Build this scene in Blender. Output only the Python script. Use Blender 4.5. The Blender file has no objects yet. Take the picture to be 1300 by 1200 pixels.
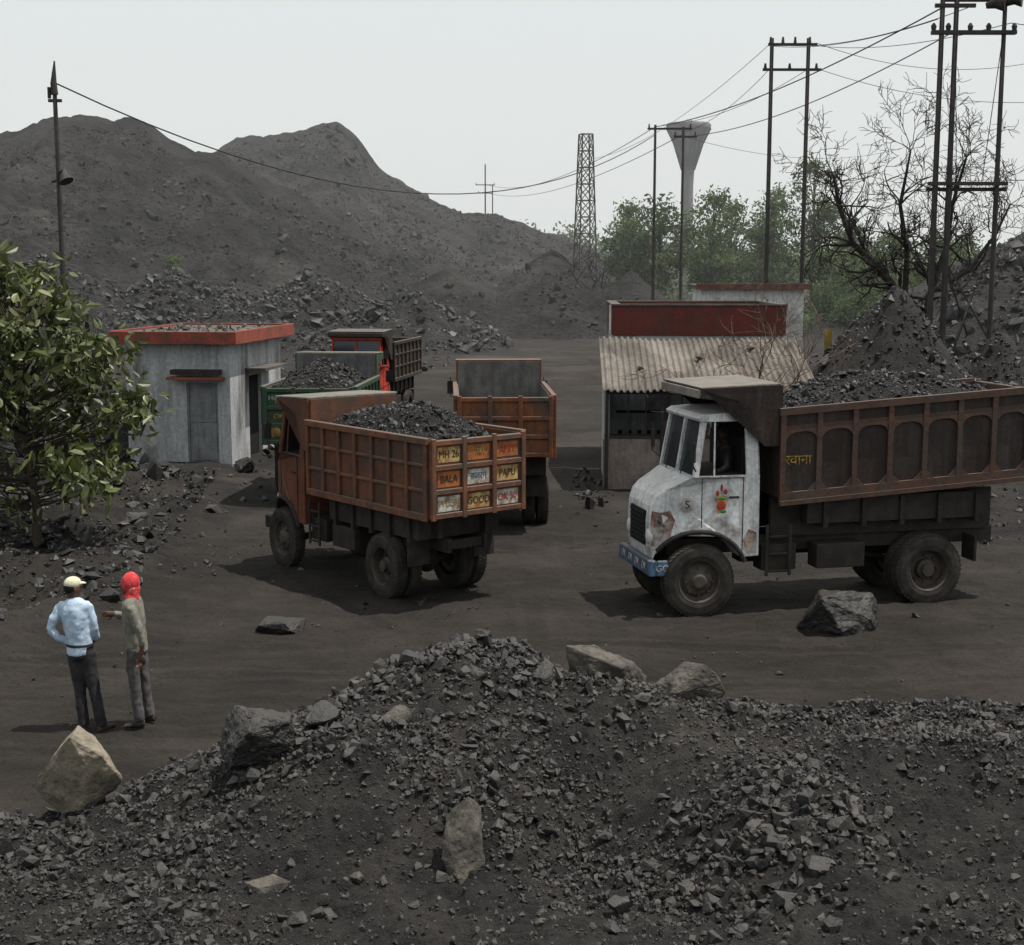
import bpy, bmesh, math, random
import numpy as np
from mathutils import Vector, Matrix
from math import sin, cos, pi, radians
rng=np.random.default_rng(7); random.seed(7)
S=bpy.context.scene
COL=S.collection

# ------------------------------------------------------------------ noise
def vnoise(x,y,seed=0):
    x=np.asarray(x,float); y=np.asarray(y,float)
    xi=np.floor(x).astype(np.int64); yi=np.floor(y).astype(np.int64)
    fx=x-xi; fy=y-yi; fx=fx*fx*(3-2*fx); fy=fy*fy*(3-2*fy)
    def h(a,b):
        n=(a*374761393+b*668265263+seed*1442695041)&0xffffffff
        n=((n^(n>>13))*1274126177)&0xffffffff
        n=n^(n>>16)
        return (n&0xffff)/65535.0
    return (h(xi,yi)*(1-fx)+h(xi+1,yi)*fx)*(1-fy)+(h(xi,yi+1)*(1-fx)+h(xi+1,yi+1)*fx)*fy
def fbm(x,y,o=4,seed=0):
    s=0;a=.5;t=0
    for i in range(o):
        s=s+a*vnoise(np.asarray(x)*2**i,np.asarray(y)*2**i,seed+i*17); t+=a; a*=.5
    return s/t*2-1
def sstep(a,b,x):
    t=np.clip((x-a)/(b-a),0,1); return t*t*(3-2*t)

# ------------------------------------------------------------------ materials
def nt(name):
    m=bpy.data.materials.new(name); m.use_nodes=True
    t=m.node_tree; t.nodes.clear()
    o=t.nodes.new('ShaderNodeOutputMaterial'); p=t.nodes.new('ShaderNodeBsdfPrincipled')
    t.links.new(p.outputs[0],o.inputs[0]); return m,t,p,o
def N(t,k,**kw):
    n=t.nodes.new(k)
    for a,b in kw.items(): setattr(n,a,b)
    return n
def c4(c): return (c[0],c[1],c[2],1)
def noise(t,vec,scale,detail=6,rough=.6):
    n=N(t,'ShaderNodeTexNoise'); n.inputs['Scale'].default_value=scale; n.inputs['Detail'].default_value=detail
    n.inputs['Roughness'].default_value=rough; t.links.new(vec,n.inputs['Vector']); return n.outputs['Fac']
def mr(t,v,a,b,c=0,d=1):
    n=N(t,'ShaderNodeMapRange'); t.links.new(v,n.inputs[0])
    for i,x in enumerate((a,b,c,d)): n.inputs[i+1].default_value=x
    return n.outputs[0]
def mixc(t,f,a,b,mode='MIX'):
    n=N(t,'ShaderNodeMix',data_type='RGBA',blend_type=mode)
    for s,v in ((n.inputs[0],f),(n.inputs[6],a),(n.inputs[7],b)):
        if isinstance(v,(tuple,list)): s.default_value=c4(v)
        elif isinstance(v,(int,float)): s.default_value=v
        else: t.links.new(v,s)
    return n.outputs[2]
def mul(t,a,b):
    n=N(t,'ShaderNodeMath',operation='MULTIPLY')
    for s,v in ((n.inputs[0],a),(n.inputs[1],b)):
        if isinstance(v,(int,float)): s.default_value=v
        else: t.links.new(v,s)
    return n.outputs[0]
def M(name,c1,c2=None,scale=5,rough=.7,bump=0,bscale=20,metal=0,tint=False,dust=None,dustamt=.8,spec=.3,lo=.4,hi=.6,stretch=None,c3=None,scale3=2,bdist=.03,lo3=.55,hi3=.68,trans=0,streak=0):
    m,t,p,o=nt(name)
    tc=N(t,'ShaderNodeTexCoord'); vec=tc.outputs['Object']
    if stretch:
        mp=N(t,'ShaderNodeMapping'); mp.inputs['Scale'].default_value=stretch; t.links.new(vec,mp.inputs[0]); vs=mp.outputs[0]
    else: vs=vec
    c2=c2 or tuple(x*.6 for x in c1)
    col=mixc(t,mr(t,noise(t,vs,scale),lo,hi),c1,c2)
    if c3: col=mixc(t,mr(t,noise(t,vs,scale3,8,.65),lo3,hi3),col,c3)
    if streak:
        mp2=N(t,'ShaderNodeMapping'); mp2.inputs['Scale'].default_value=(7,7,.6); t.links.new(vec,mp2.inputs[0])
        col=mixc(t,mr(t,noise(t,mp2.outputs[0],1.5,6,.7),.48,.66,0,streak),col,(.05,.042,.036))
    fine=mr(t,noise(t,vec,scale*9,3),.3,.7,.8,1.2)
    n=N(t,'ShaderNodeVectorMath',operation='SCALE'); t.links.new(col,n.inputs[0]); t.links.new(fine,n.inputs['Scale']); col=n.outputs[0]
    if tint:
        a=N(t,'ShaderNodeAttribute',attribute_name='tint'); f=mr(t,a.outputs['Fac'],0,1,.45,1.7)
        n=N(t,'ShaderNodeVectorMath',operation='SCALE'); t.links.new(col,n.inputs[0]); t.links.new(f,n.inputs['Scale']); col=n.outputs[0]
    if dust:
        g=N(t,'ShaderNodeNewGeometry'); sx=N(t,'ShaderNodeSeparateXYZ'); t.links.new(g.outputs['Normal'],sx.inputs[0])
        f=mul(t,mr(t,sx.outputs[2],.2,.9),mr(t,noise(t,vec,3.5),.3,.6,.5*dustamt,dustamt))
        col=mixc(t,f,col,dust)
    t.links.new(col,p.inputs['Base Color'])
    p.inputs['Roughness'].default_value=rough; p.inputs['Metallic'].default_value=metal
    p.inputs['Specular IOR Level'].default_value=spec
    if bump:
        b=N(t,'ShaderNodeBump'); b.inputs['Strength'].default_value=bump; b.inputs['Distance'].default_value=bdist
        t.links.new(noise(t,vs,bscale,8,.65),b.inputs['Height']); t.links.new(b.outputs[0],p.inputs['Normal'])
    if trans:
        tr=N(t,'ShaderNodeBsdfTranslucent'); t.links.new(col,tr.inputs[0]); mx=N(t,'ShaderNodeMixShader'); mx.inputs[0].default_value=trans
        t.links.new(p.outputs[0],mx.inputs[1]); t.links.new(tr.outputs[0],mx.inputs[2]); t.links.new(mx.outputs[0],o.inputs[0])
    return m
DUST=(.11,.097,.082)
CD=(.056,.050,.044)
m_coal=M('coal_rock',(.034,.0325,.0315),(.015,.0145,.015),scale=3,rough=.55,bump=.6,bscale=30,tint=True,spec=.45,c3=(.066,.058,.049),scale3=1.3,dust=CD,dustamt=.45)
m_coald=M('dark_coal_rock',(.026,.025,.0248),(.012,.0118,.012),scale=2,rough=.55,tint=True,spec=.4,c3=(.045,.041,.037),scale3=.6)
m_heap=M('coal_fines',(.034,.031,.0285),(.015,.0147,.0148),scale=1.8,rough=.85,bump=1,bscale=45,spec=.25,c3=(.070,.061,.052),scale3=.9,bdist=.06)
m_heapd=M('dark_coal_fines',(.024,.0225,.0215),(.012,.0118,.012),scale=1.8,rough=.8,bump=1,bscale=30,spec=.3,c3=(.042,.038,.034),scale3=.9,bdist=.06)
m_hill=M('spoil_hill',(.047,.0452,.0447),(.026,.0252,.0255),scale=.3,rough=.9,bump=1,bscale=2.4,spec=.1,c3=(.070,.066,.062),scale3=.09,bdist=.9)  # spoil grey lightened, distance haze is put into the colour
m_hill2=M('spoil_hill_far_hazed',(.053,.051,.0505),(.033,.032,.0325),scale=.25,rough=.9,bump=1,bscale=2.1,spec=.1,c3=(.075,.071,.067),scale3=.08,bdist=.9)  # paler copy of the hill colour, with more distance haze painted in
m_mound=M('dark_rubble',(.028,.0265,.026),(.013,.013,.0135),scale=.6,rough=.8,bump=1,bscale=5,spec=.25,bdist=.25,c3=(.048,.044,.040),scale3=.4)
m_rockfar=M('hill_rock',(.046,.0445,.044),(.022,.0215,.0215),scale=.8,rough=.8,tint=True,spec=.2)  # far rocks painted paler than near coal to suggest haze
m_sand=M('sandstone_rock',(.235,.205,.155),(.15,.13,.10),scale=5,rough=.85,bump=.8,bscale=14,c3=(.085,.075,.062),scale3=3.5)
m_slab=M('grey_slab_rock',(.098,.088,.073),(.055,.050,.044),scale=4,rough=.8,bump=.7,bscale=18,c3=(.032,.029,.027),scale3=2.5,lo3=.48)
m_dkrock=M('dark_boulder_rock',(.030,.0285,.027),(.015,.0147,.015),scale=4,rough=.5,bump=.9,bscale=14,dust=(.048,.043,.037),dustamt=.5,spec=.4)
m_rub=M('tyre_rubber',(.022,.021,.020),(.042,.037,.032),scale=6,rough=.85,spec=.2,dust=DUST,dustamt=.4)
m_rim=M('rim_steel',(.045,.038,.033),(.07,.058,.048),scale=8,rough=.7)
m_chas=M('chassis_steel',(.018,.0155,.014),(.032,.027,.024),scale=5,rough=.7)
m_glass,t,p,o=nt('window_glass'); p.inputs['Base Color'].default_value=(.02,.028,.034,1); p.inputs['Roughness'].default_value=.12; p.inputs['Specular IOR Level'].default_value=.5
m_dark=M('interior_dark',(.010,.009,.009),rough=.9)
m_wood=M('pole_steel',(.045,.04,.038),(.028,.025,.024),scale=4,rough=.7)
m_wire=M('cable',(.03,.03,.03),rough=.6)

# ------------------------------------------------------------------ mesh helpers
def link(name,me,mat=None,parent=None):
    o=bpy.data.objects.new(name,me); COL.objects.link(o)
    if mat and hasattr(me,'materials'): me.materials.append(mat)
    if parent: o.parent=parent
    return o
def np_mesh(name,V,F,mat,tint=None,smooth=False,parent=None):
    V=np.ascontiguousarray(V,dtype=np.float32); F=np.ascontiguousarray(F,dtype=np.int32)
    me=bpy.data.meshes.new(name); me.vertices.add(len(V)); me.vertices.foreach_set('co',V.ravel())
    n,k=F.shape; me.loops.add(n*k); me.loops.foreach_set('vertex_index',F.ravel())
    me.polygons.add(n); me.polygons.foreach_set('loop_start',np.arange(0,n*k,k,dtype=np.int32))
    try: me.polygons.foreach_set('loop_total',np.full(n,k,dtype=np.int32))
    except Exception: pass
    me.update(calc_edges=True)
    me.polygons.foreach_set('use_smooth',np.full(n,smooth,dtype=bool))
    if tint is not None:
        a=me.attributes.new('tint','FLOAT','POINT'); a.data.foreach_set('value',np.ascontiguousarray(tint,dtype=np.float32))
    return link(name,me,mat,parent)
def grid(name,xs,ys,fn,mat,smooth=True,parent=None,tintfn=None):
    X,Y=np.meshgrid(xs,ys); Z=fn(X,Y); V=np.stack([X,Y,Z],-1).reshape(-1,3)
    nx=len(xs); ny=len(ys); i=np.arange(nx*ny).reshape(ny,nx)
    F=np.stack([i[:-1,:-1],i[:-1,1:],i[1:,1:],i[1:,:-1]],-1).reshape(-1,4)
    return np_mesh(name,V,F,mat,tintfn(X,Y).ravel() if tintfn else None,smooth,parent)
def empty(name,loc=(0,0,0),rz=0,sc=(1,1,1)):
    e=bpy.data.objects.new(name,None); COL.objects.link(e); e.location=loc; e.rotation_euler=(0,0,rz); e.scale=sc; e.empty_display_size=.3
    return e
class B:
    def __init__(s): s.bm=bmesh.new()
    def box(s,x0,x1,y0,y1,z0,z1):
        vs=[s.bm.verts.new((x,y,z)) for x in (x0,x1) for y in (y0,y1) for z in (z0,z1)]
        for f in ((0,1,3,2),(4,6,7,5),(0,4,5,1),(2,3,7,6),(0,2,6,4),(1,5,7,3)): s.bm.faces.new([vs[i] for i in f])
        return s
    def poly(s,pts,y0,y1,w=None):
        a=[s.bm.verts.new((x,y0 if w is None else -w(x,z),z)) for x,z in pts]
        b=[s.bm.verts.new((x,y1 if w is None else w(x,z),z)) for x,z in pts]
        n=len(pts)
        f1=s.bm.faces.new(a); f2=s.bm.faces.new(b[::-1])
        for i in range(n): s.bm.faces.new([a[i],b[i],b[(i+1)%n],a[(i+1)%n]])
        bmesh.ops.triangulate(s.bm,faces=[f1,f2])
        return s
    def hexa(s,p):  # 8 pts: bottom 4, top 4
        v=[s.bm.verts.new(q) for q in p]
        for f in ((0,3,2,1),(4,5,6,7),(0,1,5,4),(1,2,6,5),(2,3,7,6),(3,0,4,7)): s.bm.faces.new([v[i] for i in f])
        return s
    def tube(s,pts,rad,seg=10,cap=True):
        pts=[Vector(p) for p in pts]; rings=[]
        prev=None
        for i,p in enumerate(pts):
            d=(pts[min(i+1,len(pts)-1)]-pts[max(i-1,0)]).normalized()
            if prev is None:
                ref=Vector((1,0,0)) if abs(d.z)>.7 else Vector((0,0,1))
                a=(ref-d*ref.dot(d)).normalized()
            else: a=(prev-d*prev.dot(d)).normalized()
            prev=a; b=d.cross(a)
            r=rad[i] if hasattr(rad,'__len__') else rad
            rx,ry=r if hasattr(r,'__len__') else (r,r)
            rings.append([s.bm.verts.new(p+a*cos(2*pi*k/seg)*rx+b*sin(2*pi*k/seg)*ry) for k in range(seg)])
        for r0,r1 in zip(rings,rings[1:]):
            for k in range(seg): s.bm.faces.new([r0[k],r0[(k+1)%seg],r1[(k+1)%seg],r1[k]])
        if cap: s.bm.faces.new(rings[0][::-1]); s.bm.faces.new(rings[-1])
        return s
    def lathe(s,prof,c,seg=36,axis='y'):
        rings=[]
        for r,h in prof:
            ring=[]
            for k in range(seg):
                a=2*pi*k/seg
                if axis=='y': co=(c[0]+r*cos(a),c[1]+h,c[2]+r*sin(a))
                elif axis=='x': co=(c[0]+h,c[1]+r*cos(a),c[2]+r*sin(a))
                else: co=(c[0]+r*cos(a),c[1]+r*sin(a),c[2]+h)
                ring.append(s.bm.verts.new(co))
            rings.append(ring)
        for r0,r1 in zip(rings,rings[1:]):
            for k in range(seg): s.bm.faces.new([r0[k],r0[(k+1)%seg],r1[(k+1)%seg],r1[k]])
        return s
    def ell(s,c,r,rot=None,u=16,v=12):
        m=Matrix.Translation(c)@(rot.to_4x4() if rot else Matrix())@Matrix.Diagonal((*r,1))
        bmesh.ops.create_uvsphere(s.bm,u_segments=u,v_segments=v,radius=1,matrix=m); return s
    def done(s,name,mat,parent=None,bevel=0,smooth=False,seg=2):
        bmesh.ops.recalc_face_normals(s.bm,faces=s.bm.faces)
        me=bpy.data.meshes.new(name); s.bm.to_mesh(me); s.bm.free()
        if smooth:
            me.polygons.foreach_set('use_smooth',[True]*len(me.polygons))
        o=link(name,me,mat,parent)
        if bevel:
            b=o.modifiers.new('bevel','BEVEL'); b.width=bevel; b.segments=seg; b.limit_method='ANGLE'; b.angle_limit=radians(40)
        return o
class Tubes:
    def __init__(s): s.V=[];s.F=[];s.n=0
    def add(s,pts,rad,seg=6):
        pts=np.array(pts,float); n=len(pts)
        d=np.gradient(pts,axis=0); d/=np.linalg.norm(d,axis=1)[:,None]+1e-9
        ref=np.array([0.31,.95,.05]); ref=ref/np.linalg.norm(ref)
        if abs(d[0]@ref)>.9: ref=np.array([.1,0,1.])
        a=ref-d*(d@ref)[:,None]; a/=np.linalg.norm(a,axis=1)[:,None]+1e-9; b=np.cross(d,a)
        r=np.broadcast_to(np.array(rad,float),(n,))
        th=np.arange(seg)*2*pi/seg
        V=pts[:,None]+r[:,None,None]*(a[:,None]*np.cos(th)[None,:,None]+b[:,None]*np.sin(th)[None,:,None])
        i=np.arange(n*seg).reshape(n,seg)+s.n; j=np.roll(i,-1,1)
        s.F.append(np.stack([i[:-1],j[:-1],j[1:],i[1:]],-1).reshape(-1,4)); s.V.append(V.reshape(-1,3)); s.n+=n*seg
        s.F.append(np.array([[i[-1,0],i[-1,seg//3],i[-1,seg//2],i[-1,-1]]])) if seg>=6 else None
    def done(s,name,mat,parent=None,smooth=True):
        return np_mesh(name,np.concatenate(s.V),np.concatenate(s.F),mat,None,smooth,parent)
# rocks
def rockbase(seed,n=10,flat=.75):
    r=np.random.default_rng(seed); p=r.normal(size=(n,3)); p/=np.linalg.norm(p,axis=1)[:,None]
    p*=r.uniform(.75,1.1,(n,1)); p*=np.array([1.1,.85,flat])*r.uniform(.85,1.15,3)
    bm=bmesh.new()
    for q in p: bm.verts.new(q)
    bmesh.ops.convex_hull(bm,input=bm.verts)
    for v in [v for v in bm.verts if not v.link_faces]: bm.verts.remove(v)
    bmesh.ops.triangulate(bm,faces=bm.faces); bm.verts.index_update()
    V=np.array([v.co[:] for v in bm.verts]); F=np.array([[v.index for v in f.verts] for f in bm.faces]); bm.free(); return V,F
RB=[rockbase(i,10+i%5) for i in range(18)]
def rocks(name,P,sz,mat,parent=None,sink=.25):
    P=np.asarray(P,float); n=len(P); kind=rng.integers(0,len(RB),n); Vs=[];Fs=[];T=[];off=0
    for k,(BV,BF) in enumerate(RB):
        idx=np.where(kind==k)[0]
        if not len(idx): continue
        a=rng.normal(size=(len(idx),3,3)); q,_=np.linalg.qr(a)
        V=np.einsum('nij,vj->nvi',q,BV)*sz[idx][:,None,None]*rng.uniform(.7,1.2,(len(idx),1,3))
        V=V+P[idx][:,None]; V[:,:,2]+=(sz[idx]*(.5-sink))[:,None]
        F=BF[None]+(np.arange(len(idx))*len(BV))[:,None,None]+off
        off+=len(idx)*len(BV); Vs.append(V.reshape(-1,3)); Fs.append(F.reshape(-1,3))
        T.append(np.repeat(rng.uniform(0,1,len(idx))**1.4,len(BV)))
    return np_mesh(name,np.concatenate(Vs),np.concatenate(Fs),mat,np.concatenate(T),False,parent)
def boulder(name,loc,size,rot,mat,seed,parent=None,n=18):
    r=np.random.default_rng(seed); p=r.uniform(-1,1,(n,3)); p=p/np.maximum(np.abs(p).max(1),.6)[:,None]*r.uniform(.82,1,(n,1))
    bm=bmesh.new()
    for q in p: bm.verts.new(q*np.array(size)/2)
    bmesh.ops.convex_hull(bm,input=bm.verts)
    for v in [v for v in bm.verts if not v.link_faces]: bm.verts.remove(v)
    bmesh.ops.triangulate(bm,faces=bm.faces)
    me=bpy.data.meshes.new(name); bm.to_mesh(me); bm.free(); o=link(name,me,mat,parent); o.location=loc; o.rotation_euler=[radians(a) for a in rot]
    b=o.modifiers.new('b','BEVEL'); b.width=min(size)*.02; b.segments=1
    s=o.modifiers.new('s','SUBSURF'); s.subdivision_type='SIMPLE'; s.levels=4; s.render_levels=4
    for q,st in ((.35,.12),(.12,.09),(.04,.03)):
        tx=bpy.data.textures.new(name,'CLOUDS'); tx.noise_scale=max(size)*q
        d=o.modifiers.new('d','DISPLACE'); d.texture=tx; d.strength=min(size)*st; d.texture_coords='LOCAL'
    return o

# ------------------------------------------------------------------ ground
def road_mask(x,y):
    c=np.interp(y,[0,14,22,30,45,80,150,300],[1,.5,1.5,.5,-1,2.5,8,20]); w=np.interp(y,[0,14,24,30,45,90,300],[11,11,8,5,6,7,6])
    n=fbm(x*.25,y*.25,3,5)*2.2
    return 1-sstep(w*.6,w*1.15,np.abs(x-c)+n)
rt=np.random.default_rng(3)
TR=[(16.0,.02,.05,1.5),(17.4,.012,.1,2),(15.3,.03,.0,3),(18.5,.0,.16,0),(22.5,.02,.35,0),(24.4,.02,.35,0)]+[(rt.uniform(14.2,19.5),rt.uniform(-.01,.03),rt.uniform(-.1,.15),rt.uniform(-1,5)) for _ in range(5)]
TRC=[(-3.2,.02,-.35),(-1.4,.03,-.2),(.2,.01,-.05),(1.2,.01,-.05),(-4.4,.0,-.3),(-2.2,.01,-.55)]
def tracks(x,y):
    z=np.zeros_like(x); c_=np.zeros_like(x); l_=np.zeros_like(x)
    for k,(y0,a,b,c) in enumerate(TR):
        ph=sstep(.35,.8,vnoise(x*.3+k*9,x*0,k))
        yy=y0+a*(x-c)**2+b*(x-c)+.12*np.sin(x*.7+k)+.04*fbm(x*1.5,x*0+k,3,k); d=y-yy; am=.1+.9*ph
        z+=am*(-.022*np.exp(-(d/.13)**2)+.012*np.exp(-((np.abs(d)-.2)/.06)**2)); c_+=am*np.exp(-((np.abs(d)-.07)/.05)**2)*(.6+.4*np.sin((x+d*1.2)*2*pi/.22)); l_+=am*np.exp(-((np.abs(d)-.2)/.05)**2)
    for k,(x0,a,b) in enumerate(TRC):
        ph=sstep(.35,.8,vnoise(y*.3+k*9,y*0,k+50))
        xx=x0+a*(y-20)**2*.3+b*(y-20)+.1*np.sin(y*.6+k); d=x-xx; am=.1+.9*ph
        z+=am*(-.018*np.exp(-(d/.12)**2)+.01*np.exp(-((np.abs(d)-.22)/.07)**2)); c_+=.6*am*np.exp(-((np.abs(d)-.08)/.05)**2)*(.6+.4*np.sin((y+d)*2*pi/.25)); l_+=.5*am*np.exp(-((np.abs(d)-.2)/.05)**2)
    e=np.exp(-((y-19)/10)**2)
    br_=.5+.5*fbm(x*1.2,y*1.2,3,88)
    return z*e*br_*1.3,np.clip(.5+.5*(c_*e-.7*l_*e)*br_,0,1)
def gh(x,y):
    x=np.asarray(x,float); y=np.asarray(y,float)
    near=np.exp(-np.maximum(y-40,0)/40)
    z=.06*fbm(x*.35,y*.35,3,1)+.035*fbm(x*1.7,y*1.7,3,2)*near+.028*fbm(x*5,y*5,3,6)*near
    rough=1-road_mask(x,y)
    z=z+rough*near*(.16*np.abs(fbm(x*.8,y*.8,4,3)))
    lb=sstep(-4.8,-7.0,x+.12*(y-24))*sstep(17,20,y)*sstep(36,31,y)
    z=z+lb*(.25+.5*fbm(x*.5,y*.5,4,9)+.16*fbm(x*2.2,y*2.2,4,10))
    z=z-.75*np.exp(-((x+8.3)/1.2)**2-((y-20.2)/1.0)**2)
    z=z+tracks(x,y)[0]*.9
    return z*np.where(y>200,.3,1)
def axis(a,b,st,lo,hi,g=1.12):
    c=list(np.arange(a,b,st)); s=st
    while c[-1]<hi: s*=g; c.append(c[-1]+s)
    s=st
    while c[0]>lo: s*=g; c.insert(0,c[0]-s)
    return np.array(c)
m_ground,t,p,o=nt('dusty_ground')
tc=N(t,'ShaderNodeTexCoord'); vec=tc.outputs['Object']
at=N(t,'ShaderNodeAttribute',attribute_name='tint')
road=mixc(t,mr(t,noise(t,vec,.5,9,.65),.35,.62),(.050,.0425,.0358),(.027,.0238,.0213))
mp=N(t,'ShaderNodeMapping'); mp.inputs['Scale'].default_value=(.35,1.3,1); mp.inputs['Rotation'].default_value=(0,0,.12); t.links.new(vec,mp.inputs[0])
road=mixc(t,mr(t,noise(t,mp.outputs[0],1.6,10,.78),.42,.62,0,.7),road,(.018,.0165,.0155))
road=mixc(t,mr(t,noise(t,vec,.2,6,.6),.50,.66,0,.6),road,(.072,.0615,.051))
ar=N(t,'ShaderNodeAttribute',attribute_name='rut')
road=mixc(t,mr(t,ar.outputs['Fac'],.5,1,0,.75),road,(.013,.012,.0115))
road=mixc(t,mr(t,ar.outputs['Fac'],.5,.1,0,.4),road,(.080,.069,.057))
coal=mixc(t,mr(t,noise(t,vec,1.1,9,.7),.38,.6),(.016,.0157,.016),(.036,.0325,.0295))
coal=mixc(t,mr(t,noise(t,vec,.3,7,.65),.52,.64,0,.8),coal,(.062,.053,.044))
col=mixc(t,at.outputs['Fac'],coal,road)
sp=mr(t,noise(t,vec,22,6,.75),.54,.64,0,.8)
col=mixc(t,sp,col,(.012,.0118,.012))
sp2=mr(t,noise(t,vec,31,4,.7),.63,.69,0,.55)
col=mixc(t,sp2,col,(.10,.09,.077))
t.links.new(col,p.inputs['Base Color']); p.inputs['Roughness'].default_value=.92; p.inputs['Specular IOR Level'].default_value=.15
b=N(t,'ShaderNodeBump'); b.inputs['Strength'].default_value=1; b.inputs['Distance'].default_value=.08
ad=N(t,'ShaderNodeMath',operation='ADD'); t.links.new(noise(t,vec,11,9,.75),ad.inputs[0]); t.links.new(noise(t,vec,3.3,6,.7),ad.inputs[1])
t.links.new(ad.outputs[0],b.inputs['Height']); t.links.new(b.outputs[0],p.inputs['Normal'])
gx,gy=axis(-11,12,.055,-1500,1500),axis(12,27,.045,-60,3500)
go=grid('ground',gx,gy,gh,m_ground,tintfn=road_mask)
X,Y=np.meshgrid(gx,gy); a=go.data.attributes.new('rut','FLOAT','POINT'); a.data.foreach_set('value',np.ascontiguousarray(tracks(X,Y)[1].ravel(),dtype=np.float32))

# foreground heap
RX=[-9,-7,-5,-4.2,-3.6,-2.9,-2.3,-1.6,-.9,-.4,.1,.5,1,1.8,2.6,3.5,4.7,6,9]
RZ=[-.3,-.1,.08,.2,.34,.56,.80,1.12,1.46,1.62,1.50,1.25,1.10,.96,.92,.88,.82,.8,.6]
def yr(x): return np.interp(x,[-9,-7,-5,-3.6,-2.3,-.4,1,2,4.7,9],[10.2,10.8,11.4,12,12.5,12.7,12.5,12.7,12.8,13])+.15*np.sin(x*2.1)
def hh(x,y):
    x=np.asarray(x,float); y=np.asarray(y,float)
    R=np.interp(x,RX,RZ)+.12*fbm(x*1.1,x*0+3,4,40); r=yr(x)
    Bz=np.interp(x,[-9,-5,-3.5,-2,0,3,6,9],[-.2,.05,.3,.5,.5,.55,.6,.5])
    t=sstep(0,3.2,r-y)
    front=R*(1-t)+Bz*t
    back=R-(y-r)*.62
    z=np.where(y>r,back,front)
    z=z-.05*np.exp(-((y-r)/.3)**2)
    z=z+.36*np.exp(-((x-2.0)/.75)**2-((y-10.3)/.9)**2)+.25*np.exp(-((x+2.0)/.8)**2-((y-11.1)/.7)**2)+.22*np.exp(-((x-3.9)/.9)**2-((y-11.2)/.7)**2)-.25*np.exp(-((x-.6)/.7)**2-((y-10.3)/1.0)**2)
    z=z+.14*fbm(x*1.3,y*1.3,4,21)+.09*np.abs(fbm(x*4.5,y*4.5,4,22))+.03*fbm(x*15,y*15,2,23)
    return z
grid('coal_heap',np.arange(-7.5,8,.03),np.concatenate([np.arange(3,8,.15),np.arange(8,15.2,.03)]),hh,m_heap,smooth=False)
def slog(n,med,sig,lo,hi): return np.clip(med*np.exp(rng.normal(size=n)*sig),lo,hi)
n=105000
x=rng.uniform(-6.6,7,n); y=rng.uniform(7.6,14.2,n)
cl=fbm(x*.9,y*.9,3,31); keep=(hh(x,y)>gh(x,y)-.02)&(rng.uniform(size=n)<np.clip(.6+cl*1.1+.3*np.exp(-((y-yr(x))/.9)**2),.22,1))
x=x[keep];y=y[keep]; sz=slog(len(x),.011,.62,.005,.07)*(1+.9*np.clip(cl[keep],0,1))
rocks('coal_rubble',np.stack([x,y,hh(x,y)],1),sz,m_coal)
P=[];SZ=[]
for cx,cy,rad,k,s in [(2.05,10.1,.7,520,.034),(-.3,12.5,.7,320,.038),(-1.9,11.5,.9,280,.036),(.7,12.3,.7,200,.036),(-3.6,11.2,1.2,240,.03),(3.5,12.2,1.4,240,.028),(-.6,11.0,.8,160,.034),(5,11,1.2,140,.028),(1.7,9.3,.5,150,.036),(-4.6,10,1,120,.03),(-.9,12.2,.6,200,.038),(0,10.5,4,110,.055)]:
    a=rng.normal(size=(k,2))*rad*.55; P.append(np.stack([cx+a[:,0],cy+a[:,1]],1)); SZ.append(slog(k,s,.45,.012,.13))
P=np.concatenate(P);SZ=np.concatenate(SZ)
rocks('coal_lumps',np.stack([P[:,0],P[:,1],hh(P[:,0],P[:,1])],1),SZ,m_coal,sink=.15)
n=16000; x=rng.uniform(-11,11,n); y=rng.uniform(13.5,34,n); rm=road_mask(x,y)
keep=rng.uniform(size=n)<np.where(rm>.6,.30,.8)*(.5+fbm(x*.6,y*.6,3,77))
x=x[keep];y=y[keep]; sz=np.where(rm[keep]>.6,slog(len(x),.013,.6,.006,.08),slog(len(x),.020,.75,.008,.18))
rocks('scattered_stones',np.stack([x,y,gh(x,y)],1),sz,m_coal)
n=6000; y=rng.uniform(18.8,34,n); x=-6.0-.10*(y-24)-np.abs(rng.normal(size=n))*2.2; k=rng.uniform(size=n)<.42+fbm(x*.5,y*.5,3,14)*1.3; x=x[k];y=y[k]
rocks('bank_rubble',np.stack([x,y,gh(x,y)],1),slog(len(x),.025,.8,.010,.3),m_coald)
n=110; x=1.75+rng.normal(size=n)*.22; y=31.6+rng.normal(size=n)*1.6; rocks('shed_side_stones',np.stack([x,y,gh(x,y)],1),slog(n,.035,.6,.015,.2),m_coald)
def HZ(x,y): return float(max(hh(x,y),gh(x,y)))
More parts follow.
